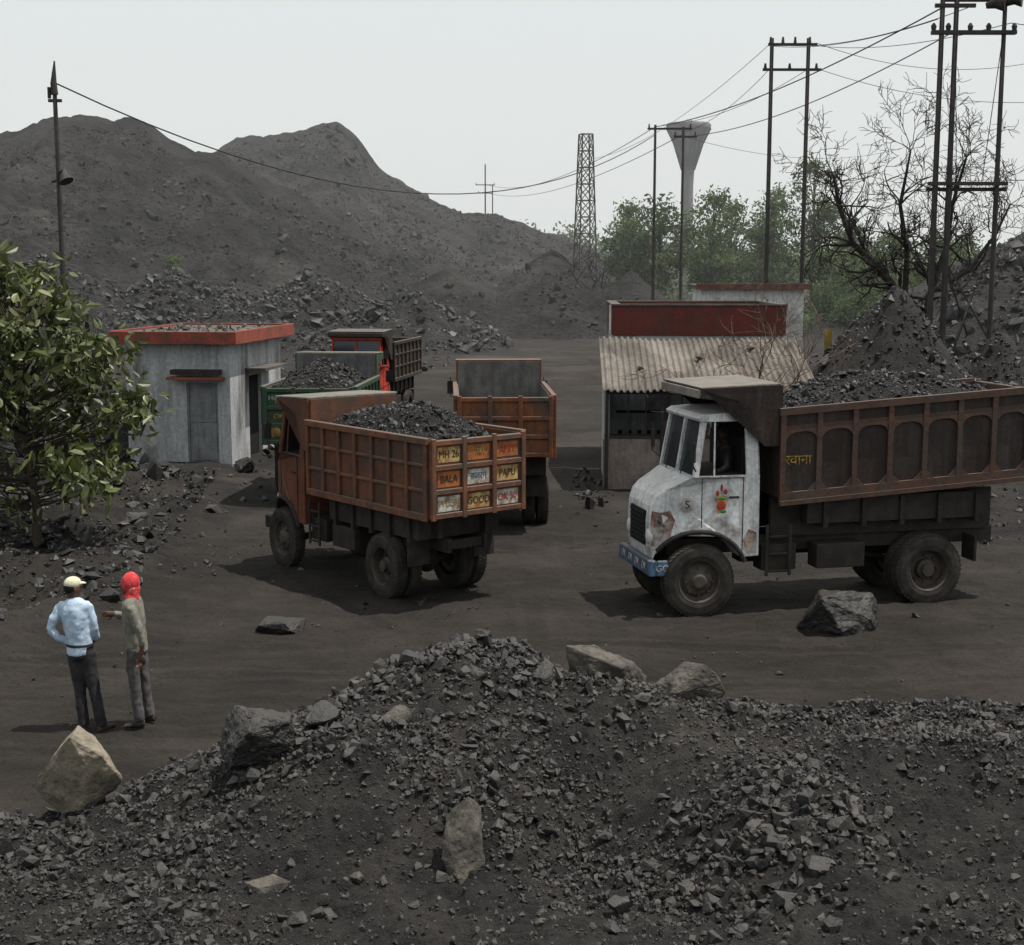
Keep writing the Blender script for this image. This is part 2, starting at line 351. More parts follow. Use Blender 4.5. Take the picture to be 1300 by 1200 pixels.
for i,(nm,x,y,dz,size,rot,mt,sd) in enumerate([
 ('sandstone_boulder',-3.66,11.62,.34,(.66,.36,.98),(14,28,28),m_sand,3),
 ('stone_slab',.88,12.75,.12,(.85,.6,.40),(8,18,-20),m_slab,11),
 ('stone_slab',1.66,12.75,.10,(.56,.34,.48),(5,-32,10),m_slab,6),
 ('stone_slab',-.35,9.95,.14,(.38,.28,.68),(-20,32,20),m_slab,8),
 ('dark_boulder',-2.05,11.15,.06,(.58,.5,.5),(0,12,30),m_dkrock,12),
 ('dark_boulder',-1.6,11.5,.04,(.36,.3,.26),(10,-12,50),m_dkrock,13),
 ('dark_boulder',-.95,11.4,.0,(.30,.24,.18),(10,-22,50),m_slab,14),
 ('dark_boulder',4.50,19.0,.16,(1.24,.85,.72),(0,2,25),m_dkrock,5),
 ('dark_boulder',-3.15,18.85,.04,(.66,.45,.24),(0,0,-12),m_dkrock,12),
 ('dark_boulder',-1.75,9.6,.0,(.30,.24,.18),(10,-12,50),m_slab,17),
 ('dark_boulder',.3,12.2,.03,(.26,.22,.22),(10,-12,50),m_dkrock,18),
 ('dark_boulder',-7.1,26.3,.1,(.6,.4,.4),(10,-12,50),m_dkrock,19),
 ('dark_boulder',-6.4,33.6,.15,(.6,.5,.5),(10,-12,10),m_dkrock,20),
 ]):
    boulder(nm,(x,y,HZ(x,y)+dz),size,rot,mt,sd)

# ------------------------------------------------------------------ hills
def hillfn(rx,rz,ry,foot,backw,seed,amp=.9,gull=.8):
    def f(x,y):
        R=np.interp(x,rx,rz)+.7*fbm(x*.3,x*0,5,seed)*np.clip(np.interp(x,rx,rz)/6,0,1)
        t=np.where(y<ry,(y-foot(x))/(ry-foot(x)),1-(y-ry)/backw)
        t=np.clip(t,-.2,1); pr=np.where(t>0,t**1.05*(1-.12*np.sin(t*pi)),t)
        pr=pr-.02*np.exp(-((1-t)/.04)**2)
        z=R*pr
        w=np.clip(z/5,0,1)
        z=z+w*(amp*fbm(x*.12,y*.12,5,seed+3)+gull*1.2*fbm(x*.45,y*.06,4,seed+5)+.75*fbm(x*.5,y*.5,6,seed+8)+.5*np.abs(fbm(x*1.3,y*1.3,3,seed+9)))*np.clip(1.25-t**6,.35,1)
        return z-.3
    return f
A=hillfn([-140,-90,-60,-45.8,-42,-39.4,-35,-29,-24.6,-16,-7,0,6],[4,10,15.5,17.4,18.6,18.9,18.7,16.3,14.3,10,5,1.5,-1],130,lambda x:np.interp(x,[-60,-30,0,10],[78,82,105,120]),90,50)
grid('coal_hill',np.arange(-110,8,.3),np.arange(74,170,.35),A,m_hill,smooth=False)
Bf=hillfn([-80,-50,-39.5,-33.3,-28.6,-23.8,-21,-18.6,-16.2,-12.4,-8.6,-4.8,1,6.7,10.5,14,19,26],[6,14,18,21.2,21.5,22.2,23.0,21.0,17.6,15,13,12,10.8,9.2,6.3,4,1.2,-1],175,lambda x:np.interp(x,[-60,0,20],[110,118,140]),90,70,amp=.7)
grid('coal_hill',np.arange(-80,30,.4),np.arange(108,240,.5),Bf,m_hill2,smooth=False)
def bump(cx,cy,rx,ry,h): return lambda x,y: h*np.maximum(0,1-np.sqrt(((x-cx)/rx)**2+((y-cy)/ry)**2))
def mounds(lst,seed,amp,fs):
    def f(x,y):
        z=-.4
        for a in lst: z=np.maximum(z,a(x,y)-.1)
        return z+np.clip(z*.8+.3,0,1)*(amp*fbm(x*fs,y*fs,6,seed))
    return f
C=mounds([bump(-22,95,12,13,4.6),bump(-13,93,9,12,4.3),bump(-6.5,90,7,11,3.0),bump(-31,92,12,14,5.5),bump(-42,88,14,14,5.2)],81,1.5,.35)
grid('rubble_mound',np.arange(-56,3,.2),np.arange(76,112,.2),C,m_mound,smooth=False)
D=mounds([bump(3.2,112,9,14,6.6),bump(-5,110,9,12,5.2),bump(9,108,6,10,4.6),bump(14,104,7,8,3.2),bump(20,110,9,9,2.4)],91,.9,.3)
grid('rubble_mound',np.arange(-15,30,.3),np.arange(92,128,.3),D,m_hill,smooth=False)
Rr=mounds([bump(9.5,35.5,4.2,4.2,4.3),bump(12.6,36.5,3.6,4.5,3.2),bump(16,37,5,4.5,3.0)],101,.7,.8)
grid('coal_heap',np.arange(5.4,22,.08),np.arange(30.5,42,.08),Rr,m_heapd,smooth=False)
G=mounds([bump(34,84,15,12,9.5),bump(46,84,16,14,12)],111,1.4,.2)
grid('coal_hill',np.arange(17,64,.3),np.arange(70,100,.3),G,m_mound,smooth=False)
Lm=mounds([bump(-14.5,38,6,7,3.2),bump(-20,40,8,8,4.4),bump(-9.5,46,6,6,2.2)],121,.7,.6)
grid('rubble_mound',np.arange(-30,-3,.12),np.arange(29,54,.12),Lm,m_mound,smooth=False)
def scat(name,fn,x0,x1,y0,y1,n,med,sig,lo,hi,mt,zmin=.1):
    x=rng.uniform(x0,x1,n); y=rng.uniform(y0,y1,n); z=fn(x,y); c=fbm(x*.15,y*.15,3,5)
    k=(z>zmin)&(rng.uniform(size=n)<.5+c*1.2); x,y,z=x[k],y[k],z[k]
    rocks(name,np.stack([x,y,z],1),slog(len(x),med,sig,lo,hi),mt)
scat('rubble_stones',C,-50,2,78,100,24000,.095,.65,.04,.55,m_coald)
scat('rubble_stones',D,-14,28,94,112,7000,.11,.6,.05,.5,m_rockfar)
scat('rubble_stones',Rr,6,20,31.5,38,24000,.030,.68,.012,.26,m_coald)
scat('rubble_stones',Lm,-26,-4,31,46,12000,.05,.65,.02,.35,m_coald)
scat('hill_stones',A,-75,4,80,128,32000,.09,.62,.04,.6,m_rockfar)
scat('hill_stones',Bf,-40,18,120,174,20000,.11,.58,.05,.6,m_rockfar)
scat('hill_stones',G,20,50,72,84,5000,.14,.6,.05,.6,m_coald)
n=4500; x=rng.uniform(-14,18,n); y=rng.uniform(34,100,n); k=road_mask(x,y)<.7
x=x[k];y=y[k]; rocks('yard_stones',np.stack([x,y,gh(x,y)],1),slog(len(x),.07,.6,.03,.4),m_coald)

# ------------------------------------------------------------------ trucks
def text(parent,s,loc,size,mat,face='rear'):
    cu=bpy.data.curves.new('lettering','FONT'); cu.body=s; cu.size=size; cu.extrude=.003; cu.align_x='CENTER'; cu.align_y='CENTER'
    o=link('lettering',cu,mat,parent)
    if face=='rear': R=Matrix(((0,0,-1),(-1,0,0),(0,1,0)))
    elif face=='front': R=Matrix(((0,0,1),(1,0,0),(0,1,0)))
    else: R=Matrix(((-1,0,0),(0,0,1),(0,1,0)))
    o.rotation_euler=R.to_euler(); o.location=loc; return o
def pm(name,c,**k): return M(name,c,k.get('c2',tuple(x*.62 for x in c)),scale=k.get('scale',3.5),rough=k.get('rough',.6),bump=.2,bscale=12,dust=DUST,dustamt=.8,c3=k.get('c3',(.06,.048,.04)),scale3=k.get('s3',1.8),lo3=k.get('lo3',.48),hi3=.70,spec=.3,streak=k.get('streak',.6))
m_yel=pm('yellow_paint',(.42,.28,.05)); m_whp=pm('white_paint',(.52,.52,.50)); m_blu=pm('blue_paint',(.075,.14,.23)); m_red=pm('red_paint',(.38,.035,.02)); m_grn=pm('green_paint',(.03,.16,.06))
m_lamp,t,p,o=nt('lamp_glass'); p.inputs['Base Color'].default_value=(.5,.5,.48,1); p.inputs['Roughness'].default_value=.15
m_skin=M('skin',(.11,.055,.032),rough=.55,c2=(.085,.042,.026),scale=10)
m_dskin=M('driver_skin',(.035,.02,.013),rough=.7,scale=10)
def truck(name,loc,fwd,sc,cab,body,z0,z1,style='grid',load=0,rise=0,WB=3.54,tail=True,driver=False,hb=.3,inner=None,guard=None,ribs=None):
    E=empty(name,(loc[0],loc[1],float(gh(loc[0],loc[1]))-.015),math.atan2(fwd[1],fwd[0]),sc)
    guard=guard or body; ribs=ribs or body
    def wheel(nm,x,y,out,dual=False):
        b=B(); b.lathe([(.30,-.115),(.37,-.135),(.46,-.13),(.510,-.105),(.522,-.05),(.522,.05),(.510,.105),(.46,.13),(.37,.135),(.30,.115)],(x,y,.525),48)
        for k in range(48):
            a=2*pi*k/48
            for sgn in (-1,1):
                a2=a+(.065 if sgn>0 else 0); r0,r1=.500,.532; da=.036
                pts=[]
                for r in (r0,r1):
                    for aa,yy in ((a2-da,.015),(a2+da,.015),(a2+da+.08,.112),(a2-da+.08,.112)):
                        rr=r-(.012 if yy>.1 else 0)
                        pts.append((x+rr*cos(aa),y+sgn*yy,.525+rr*sin(aa)))
                b.hexa(pts)
        b.done(nm+'_tyre',m_rub,E,smooth=False)
        b=B(); s=out
        if dual: pr=[(.305,.12),(.29,.10),(.27,-.06),(.25,-.09),(.15,-.09),(.14,.0),(.10,.03),(.09,.10),(.0,.10)]
        else: pr=[(.305,.12),(.29,.105),(.27,.03),(.24,.01),(.19,.06),(.14,.075),(.12,.10),(.08,.13),(.0,.13)]
        b.lathe([(r,s*h) for r,h in pr],(x,y,.525),30)
        for k in range(8):
            a=2*pi*k/8; h=-.09 if dual else .06
            b.lathe([(.018,s*h),(.018,s*(h+.04)),(.0,s*(h+.04))],(x+.2*cos(a),y,.525+.2*sin(a)),6)
        b.done(nm+'_rim',m_rim,E)
    for s in (1,-1):
        wheel('front_wheel',WB,s*.84,s); wheel('rear_wheel',0,s*.86,s,True); wheel('rear_inner_wheel',0,s*.56,s,True)
    b=B()
    for s in (1,-1): b.box(-1.25,WB+.35,s*.38-.04,s*.38+.04,.84,1.06)
    for x in (-1.2,-.5,.6,1.6,2.5): b.box(x,x+.08,-.34,.34,.88,1.02)
    b.tube([(0,-.8,.52),(0,.8,.52)],.075); b.tube([(WB,-.8,.5),(WB,.8,.5)],.06)
    b.ell((0,0,.54),(.22,.22,.22)); b.tube([(0,0,.56),(2.0,0,.82)],.045); b.box(1.9,2.7,-.2,.2,.65,1.0)
    for s in (1,-1):
        for k in range(5): b.box(-.55+.07*k,.55-.07*k,s*.45-.035,s*.45+.035,.70-.022*k,.718-.022*k)
        b.box(-1.15,2.36,s*.5-.05,s*.5+.05,1.065,z0-.005)
        b.box(-.78,-.74,s*.7-.22,s*.7+.22,.62,1.0)
        for x in (-.8,-.2,.4,1.0,1.6): b.box(x,x+.07,s*.72-.18,s*.72+.20,z0-.46,z0-.03)
    b.box(-1.0,1.9,-.86,.86,z0-.40,z0-.02)
    b.done('chassis',m_chas,E)
    b=B()
    b.box(1.0,1.75,.5,.9,.62,.98); b.box(1.05,1.6,-.9,-.5,.62,.98)
    b.box(2.15,2.2,.9,.94,.55,1.3); b.box(2.5,2.55,.9,.94,.55,1.3)
    for z in (.6,.85,1.1): b.box(2.2,2.5,.9,.935,z,z+.04)
    b.box(2.05,2.58,.45,.85,.62,1.0)
    b.done('tank_and_step',m_chas,E,bevel=.015)
    def w(x,z):
        a=np.interp(x,[2.6,3.55,3.75,4.0,4.2],[.95,.95,.86,.76,.64]); return float(a-.05*max(0,z-1.7)*1.2)
    arch=[(WB+.70*cos(radians(a)),.52+.70*sin(radians(a))) for a in range(152,30,-12)]
    low=[(2.66,.86)]+arch+[(4.16,.82),(4.2,1.0),(4.21,1.35),(4.19,1.58),(4.13,1.72),(4.02,1.81),(3.85,1.90),(3.68,2.0),(3.5,2.02),(3.2,2.02),(2.9,2.02),(2.66,2.02)]
    B().poly(low,0,0,w).done('cab_lower',cab,E,bevel=.04,seg=3)
    b=B(); hw=.93; ht=.86
    def pil(x0,x1,xt0,xt1,s,th=.06,zt=2.80):
        b.hexa([(x0,s*hw,2.0),(x1,s*hw,2.0),(x1,s*(hw-th),2.0),(x0,s*(hw-th),2.0),(xt0,s*ht,zt),(xt1,s*ht,zt),(xt1,s*(ht-th),zt),(xt0,s*(ht-th),zt)])
    for s in (1,-1):
        pil(2.66,2.86,2.68,2.88,s); pil(3.57,3.66,3.44,3.53,s); pil(3.33,3.355,3.31,3.335,s,.03)
    b.hexa([(2.66,-hw,2.0),(2.70,-hw,2.0),(2.70,hw,2.0),(2.66,hw,2.0),(2.68,-ht,2.8),(2.72,-ht,2.8),(2.72,ht,2.8),(2.68,ht,2.8)])
    b.hexa([(3.59,-.03,2.0),(3.66,-.03,2.0),(3.66,.03,2.0),(3.59,.03,2.0),(3.46,-.03,2.8),(3.53,-.03,2.8),(3.53,.03,2.8),(3.46,.03,2.8)])
    b.done('cab_pillars',cab,E,bevel=.012)
    B().poly([(2.66,2.78),(3.55,2.78),(3.58,2.83),(3.5,2.88),(3.2,2.90),(2.8,2.90),(2.67,2.86)],-.89,.89).done('cab_roof',cab,E,bevel=.03,seg=3)
    b=B(); b.hexa([(3.605,-.86,2.02),(3.615,-.86,2.02),(3.615,.86,2.02),(3.605,.86,2.02),(3.475,-.8,2.78),(3.485,-.8,2.78),(3.485,.8,2.78),(3.475,.8,2.78)]); b.done('windscreen',m_glass,E)
    b=B(); b.box(2.72,3.5,-.84,.84,2.0,2.035); b.box(2.74,2.9,-.8,.8,2.03,2.55); b.tube([(3.35,-.4,2.15),(3.32,-.2,2.22),(3.32,0,2.15)],.015,6); b.box(2.73,2.76,-.8,.8,2.03,2.78); b.done('cab_interior',m_dark,E)
    b=B()
    for xx,za,zb in ((2.905,.95,2.0),(3.52,1.3,2.0)): b.box(xx,xx+.012,.945,.956,za,zb)
    b.box(2.905,3.53,.93,.946,1.985,1.995); b.box(2.98,3.12,.943,.97,1.70,1.73)
    for s in (1,-1):
        b.tube([(WB+.72*cos(radians(a)),s*w(WB+.7*cos(radians(a)),1)+s*.012,.52+.72*sin(radians(a))) for a in range(158,26,-11)],.034,8)
        b.tube([(3.62,s*.93,2.1),(3.72,s*1.12,2.2),(3.72,s*1.12,2.6)],.012,6); b.box(3.70,3.72,s*1.12-.08,s*1.12+.08,2.25,2.52)
    b.tube([(3.68,.3,1.98),(3.60,.5,2.35)],.008,5); b.tube([(3.68,-.5,1.98),(3.60,-.3,2.35)],.008,5)
    b.done('trim',m_chas,E)
    b=B(); b.box(4.16,4.225,-.42,.42,1.0,1.5)
    for k in range(7): b.box(4.22,4.235,-.40,.40,1.04+k*.065,1.065+k*.065)
    b.done('grille',m_dark,E,bevel=.01)
    b=B()
    for s in (1,-1): b.lathe([(.11,0),(.11,.05),(.085,.07),(.0,.085)],(4.16,s*.56,1.15),20,'x')
    b.done('headlamps',m_lamp,E,smooth=True)
    bmp=B(); bmp.box(4.16,4.27,-.92,.92,.62,.84); bmp.box(4.0,4.16,.84,.92,.62,.84); bmp.box(4.0,4.16,-.92,-.84,.62,.84); bmp.done('bumper',m_blu if cab==CW else m_chas,E,bevel=.02)
    if cab==CW:
        for yy in (-.6,-.2,.2,.6): text(E,'OK',(4.277,yy,.73),.17,m_whp,'front')
        text(E,'GO',(4.08,.925,.73),.13,m_whp,'left')
        b=B(); b.tube([(3.24,.957,1.5),(3.24,.957,1.74)],[(.05,.006),(.07,.006)],10); b.done('door_emblem_body',m_yel,E)
        b=B(); b.ell((3.24,.962,1.60),(.07,.006,.07)); b.ell((3.18,.962,1.80),(.03,.006,.04)); b.ell((3.30,.962,1.78),(.025,.006,.04)); b.ell((3.24,.964,1.86),(.02,.006,.05)); b.done('door_emblem',m_red,E)
        b=B(); b.ell((3.24,.966,1.70),(.06,.005,.018)); b.ell((3.21,.966,1.52),(.05,.005,.025)); b.done('door_emblem_leaf',m_grn,E)
        b=B(); b.lathe([(.1,0),(.1,.004),(.0,.004)],(3.72,.878,1.62),20); b.done('badge',m_whp,E); text(E,'S',(3.72,.885,1.62),.16,m_chas,'left')
        rp=M('rust_primer',(.16,.07,.035),(.36,.33,.30),scale=5,rough=.8,c3=(.03,.025,.02),scale3=6,lo3=.5)
        b=B(); b.poly([(3.94,1.12),(4.0,1.06),(4.18,1.02),(4.20,1.3),(4.18,1.52),(4.08,1.50),(3.95,1.53),(3.88,1.40),(3.92,1.25)],0,0,lambda x,z:w(x,z)+.006); b.done('primer_patch',rp,E)
        b=B(); b.poly([(2.70,.9),(2.84,.9),(2.9,1.1),(2.82,1.25),(2.70,1.2)],0,0,lambda x,z:w(x,z)+.005); b.done('rust_patch',rp,E)
    HW=1.0; xf,xr=2.4,-1.5; b=B()
    def zz(x,z): return z+rise*(xf-x)/(xf-xr)
    def slab(x0,x1,y0,y1,a,c): b.hexa([(x0,y0,zz(x0,a)),(x1,y0,zz(x1,a)),(x1,y1,zz(x1,a)),(x0,y1,zz(x0,a)),(x0,y0,zz(x0,c)),(x1,y0,zz(x1,c)),(x1,y1,zz(x1,c)),(x0,y1,zz(x0,c))])
    for s in (1,-1): slab(xr,xf,s*(HW-.025)-.025,s*(HW-.025)+.025,z0,z1-.003)
    slab(xr,xf,-HW+.05,HW-.05,z0+.01,z0+.07)
    slab(xf-.05,xf,-HW+.05,HW-.05,z0+.07,z1+hb)
    b.done('tipper_box',inner or body,E)
    b=B(); np_=8
    xs=[xr+.04+(xf-xr-.08)*k/(np_-1) for k in range(np_)]
    for s in (1,-1):
        y0,y1=(HW+.002,HW+.07) if s>0 else (-HW-.07,-HW-.002)
        slab(xr-.02,xf+.02,y0-.03*(s>0)-0.0,y1+.03*(s<0),z1-.06,z1+.04)
        slab(xr,xf,y0,y1-.01,z0-.03,z0+.08)
        for x in xs: slab(x-.04,x+.04,y0,y1-.012,z0+.08,z1-.06)
        if style=='grid':
            for f in (.36,.68): slab(xr,xf,y0,y1-.03,z0+(z1-z0)*f-.025,z0+(z1-z0)*f+.025)
        else:
            zt=z0+(z1-z0)*.80
            slab(xr,xf,y0,y1-.03,zt-.03,zt+.03)
            for xa,xb in zip(xs,xs[1:]):
                xc=(xa+xb)/2; hwid=(xb-xa)/2-.04; za=zt-.03-.17
                for sg in (-1,1):
                    prev=None
                    for k in range(6):
                        a=pi/2*k/5; q=(xc+sg*hwid*cos(a)**.7 if k<5 else xc,za+.14*sin(a))
                        if prev:
                            top=zt-.03
                            y2=y1-.02
                            p1=(prev[0],zz(prev[0],prev[1])); p2=(q[0],zz(q[0],q[1])); t1=(prev[0],zz(prev[0],top)); t2=(q[0],zz(q[0],top))
                            b.hexa([(p1[0],y0,p1[1]),(p2[0],y0,p2[1]),(p2[0],y2,p2[1]),(p1[0],y2,p1[1]),(t1[0],y0,t1[1]),(t2[0],y0,t2[1]),(t2[0],y2,t2[1]),(t1[0],y2,t1[1])])
                        prev=q
                    zb=z0+.08; g=.12; q0=xc+sg*hwid
                    b.poly([(q0,zz(q0,zb)),(q0,zz(q0,zb)+g),(q0-sg*g,zz(q0-sg*g,zb))],y0,y1-.02)
            slab(xr,xf,y0,y1+.02,z0-.10,z0-.035)
    b.done('tipper_ribs',ribs,E,bevel=.008 if style=='grid' else 0,seg=1)
    if tail:
        b=B(); a,c=zz(xr,z0),zz(xr,z1)
        b.box(xr-.05,xr-.005,-HW+.01,HW-.01,a,c)
        for k in range(4):
            y=-HW+.05+(2*HW-.1)*k/3; b.box(xr-.11,xr-.05,y-.045,y+.045,a-.02,c+.03)
        for f in (0,.33,.66,1): z=a+.04+(c-a-.08)*f; b.box(xr-.10,xr-.052,-HW,HW,z-.04,z+.04)
        b.done('tailgate',ribs,E,bevel=.008,seg=1)
    b=B(); zt=z1+hb
    for s in (1,-1):
        y0,y1=(.93,.99) if s>0 else (-.99,-.93)
        b.poly([(xf+.002,z1-.5),(xf+.002,zt),(3.56,zt-.04),(3.62,zt-.16),(2.85,zt-.26),(2.62,z1-.5)],y0,y1)
    b.done('cab_guard_sides',body,E,bevel=.01)
    b=B(); b.hexa([(xf+.002,-1.0,zt+.002),(3.58,-1.0,zt-.035),(3.58,1.0,zt-.035),(xf+.002,1.0,zt+.002),(xf+.002,-1.0,zt+.035),(3.60,-1.0,zt-.005),(3.60,1.0,zt-.005),(xf+.002,1.0,zt+.035)])
    b.box(3.58,3.63,-.99,.99,zt-.16,zt-.04)
    b.done('cab_guard_top',guard,E,bevel=.01)
    if load:
        f=lambda X,Y: zz(0,z1)-.16+load*np.clip(1-(np.abs(X-.5)/1.95)**2.2,0,1)*np.clip(1-(np.abs(Y)/.98)**2.2,0,1)+.13*fbm(X*2.0+loc[0],Y*2.0,5,5)
        grid('coal_load',np.arange(xr+.02,xf-.04,.04),np.arange(-.95,.951,.04),f,m_heapd,smooth=False,parent=E)
        x=rng.uniform(xr+.1,xf-.1,5500); y=rng.uniform(-.93,.93,5500)
        rocks('coal_load_lumps',np.stack([x,y,f(x,y)],1),slog(5500,.015,.7,.007,.10),m_coald,parent=E)
    if driver:
        b=B(); b.tube([(3.0,.3,1.9),(3.0,.3,2.2),(3.02,.3,2.36),(3.02,.3,2.44)],[(.12,.17),(.12,.19),(.10,.19),(.05,.06)],14); b.tube([(3.03,.48,2.34),(3.09,.66,2.12),(3.2,.76,2.08)],[.055,.045,.035],10); b.done('driver_shirt',M('driver_cloth',(.03,.026,.024)),E,smooth=True)
        b=B(); b.ell((3.04,.3,2.56),(.095,.078,.12)); b.ell((3.14,.3,2.55),(.02,.015,.025)); b.tube([(3.02,.3,2.4),(3.03,.3,2.5)],.05); b.ell((3.23,.77,2.08),(.045,.03,.03)); b.done('driver_head',m_dskin,E,smooth=True)
        b=B(); b.ell((3.02,.3,2.60),(.10,.085,.10)); b.done('driver_hair',m_dark,E,smooth=True)
    return E
def at_rear(pt,f,near,wb_half,sy):
    n=Vector((-f[1],f[0])); return (pt[0]-n.x*wb_half*sy,pt[1]-n.y*wb_half*sy)
CW=M('white_cab_paint',(.64,.65,.65),(.42,.43,.43),scale=2.2,rough=.5,bump=.08,bscale=6,dust=(.42,.40,.37),dustamt=.5,c3=(.14,.085,.055),scale3=2.6,lo3=.56,hi3=.72,spec=.4,streak=.45)
COr=pm('orange_cab_paint',(.15,.048,.024)); CG=pm('green_cab_paint',(.03,.12,.05)); CR=pm('red_cab_paint',(.42,.035,.02),lo3=.6,streak=.2)
BW=pm('brown_body_paint',(.028,.016,.013),c2=(.017,.012,.011),c3=(.035,.028,.024)); BW2=pm('brown_rib_paint',(.085,.040,.027),c2=(.048,.027,.021),c3=(.06,.045,.037))
BO=pm('orange_body_paint',(.125,.050,.027),c2=(.078,.035,.022),c3=(.055,.040,.032)); BO2=pm('orange_rib_paint',(.175,.070,.036),c2=(.11,.046,.027),c3=(.075,.053,.040)); BO3=pm('rust_body_paint',(.21,.068,.023),c2=(.13,.045,.019))
BG=pm('green_body_paint',(.022,.075,.035)); BD=pm('dark_body_paint',(.035,.024,.02)); INN=pm('bed_steel',(.12,.12,.118),c3=(.07,.062,.055)); GT=pm('dusty_guard_plate',(.20,.18,.155),c3=(.26,.235,.205),streak=.2)
f=Vector((-.976,-.218)).normalized(); r=at_rear((6.09,20.39),f,1,.9,.80)
T1=truck('white_cab_dump_truck',r,f,(1,.80,1),CW,BW,1.68,2.92,'arch',load=.42,rise=.24,driver=True,hb=.36,guard=GT,ribs=BW2)
text(T1,'रवाना',(2.12,1.012,2.22),.2,M('old_yellow_paint',(.36,.24,.03),(.14,.09,.02),scale=14),'left')
f=Vector((-.632,.775)).normalized(); r=at_rear((-1.9,20.75),f,1,.9,.86)
T2=truck('orange_dump_truck',r,f,(.83,.86,.95),COr,BO,1.45,2.63,'grid',load=.46,hb=.37,guard=GT,ribs=BO2)
lab=[('MH 26','d'),('गाडी','y'),('AMIT','r'),('BALA','d'),('बजरंग','w'),('PAPU','d'),('WLCM','y'),('GOOD','d'),('OK 50','b')]
faded=M('faded_sign_paint',(.46,.34,.14),(.24,.10,.04),scale=6,rough=.7,c3=(.08,.045,.03),scale3=4,lo3=.54); faded2=M('faded_white_paint',(.50,.50,.47),(.26,.2,.15),scale=7,rough=.7,c3=(.07,.04,.03),scale3=4,lo3=.54); org=M('bright_orange_paint',(.36,.12,.03),(.22,.08,.03),scale=6,rough=.7,c3=(.08,.045,.03),scale3=4)
cm={'d':m_chas,'y':m_yel,'r':m_red,'w':m_blu,'b':m_red}
for i in range(3):
    for j in range(3):
        k=j*3+i; yy=.62-.62*i; z=2.63-.22-.37*j
        b=B(); b.box(-1.558,-1.5515,yy-.23,yy+.23,z-.12,z+.11); b.done('sign_panel',(faded,org,org,org,faded2,faded,faded2,faded,faded2)[k],T2)
        text(T2,lab[k][0],(-1.562,yy,z),.15,cm[lab[k][1]],'rear')
f=Vector((-.045,1)).normalized()
T3=truck('empty_dump_truck',(-.18,27.0),f,(.80,.88,1),COr,BO3,1.45,2.55,'grid',hb=.45,inner=INN)
f=Vector((.06,1)).normalized()
T4=truck('green_dump_truck',(-4.1,30.2),f,(.8,.94,1),CG,BG,1.3,2.45,'grid',load=.55,hb=.52,inner=INN,guard=GT)
for k,(s,mm) in enumerate([('HORN',m_whp),('OK',m_yel),('STOP',m_red)]): text(T4,s,(-1.57,.66,2.25-k*.38),.15,mm,'rear')
b=B(); b.ell((-1.57,.75,1.55),(.01,.13,.12)); b.done('painted_heart',m_yel,T4)
f=Vector((-.16,-.987)).normalized()
T5=truck('red_cab_dump_truck',(-4.1,45.6),f,(.95,.86,1),CR,BD,1.5,2.65,'grid',hb=.4)
T6=truck('brown_dump_truck',(25.6,62),(1,.1),(1,1,1.05),COr,BO,1.5,2.9,'grid',load=.3)

# ------------------------------------------------------------------ buildings
m_plast=M('lime_plaster',(.42,.43,.44),(.29,.298,.305),scale=1.2,rough=.9,bump=.2,bscale=10,c3=(.12,.11,.10),scale3=.9,lo3=.52,hi3=.68,stretch=(1.3,1.3,.4),streak=.3)
m_redp=M('red_fascia_paint',(.27,.062,.038),(.18,.05,.035),scale=2,rough=.85,c3=(.10,.065,.05),scale3=2,streak=.4)
m_brick=M('red_parapet',(.115,.026,.020),(.08,.023,.018),scale=2,rough=.9,c3=(.05,.03,.025),scale3=1.3,streak=.5)
m_roofc=M('roof_concrete',(.10,.09,.08),(.065,.06,.055),scale=1.5,rough=.95)
m_asb=M('asbestos_sheet',(.19,.17,.148),(.11,.097,.084),scale=1.1,rough=.95,bump=.2,c3=(.06,.052,.045),scale3=1.6,stretch=(1,.35,1),lo3=.5)
m_door=M('grey_door',(.20,.21,.22),(.14,.145,.15),scale=3,rough=.7,streak=.4)
m_tin=M('tin_panel',(.26,.215,.195),(.18,.145,.13),scale=2,rough=.7,c3=(.07,.055,.05),scale3=1.2,streak=.4)
H=empty('guard_hut',(-6.95,34.9,0),radians(-7)); Wd,Dp,Hh=2.66,4.4,3.08
fx=-Wd
b=B()
dx0,dx1=-1.12,-.32
b.box(fx,dx0,0,.2,-.3,Hh).box(dx1,0,0,.2,-.3,Hh).box(dx0,dx1,0,.2,2.08,Hh)
b.box(fx,fx+.2,.2,Dp,-.3,Hh).box(fx+.2,0,Dp-.2,Dp,-.3,Hh)
b.box(-.2,0,.2,1.5,-.3,Hh).box(-.2,0,2.6,Dp-.2,-.3,Hh).box(-.2,0,1.5,2.6,2.15,Hh)
b.done('walls',m_plast,H)
B().box(dx0+.003,dx1-.003,.05,.09,-.1,2.07).done('door',m_door,H)
b=B(); b.box(dx0+.06,dx1-.06,.035,.05,1.1,1.95).box(dx0+.06,dx1-.06,.035,.05,.15,1.0); b.box(dx0,dx0+.05,.02,.12,-.1,2.075).box(dx1-.05,dx1,.02,.12,-.1,2.075); b.done('door_panels',m_door,H,bevel=.01)
b=B(); b.box(-1.5,-.12,-.4,-.003,2.18,2.24); b.done('door_canopy',m_redp,H); B().box(-1.42,-.2,-.3,-.003,2.3,2.42).done('vent',m_chas,H)
b=B(); b.box(.003,.55,1.2,3.3,2.3,2.37); b.done('side_canopy',m_roofc,H); B().box(-.15,-.1,1.5,2.6,0,2.14).done('side_door',m_dark,H)
b=B(); b.box(fx-.23,.3,-.4,Dp+.3,Hh+.003,Hh+.10); b.done('roof_slab',m_roofc,H)
b=B()
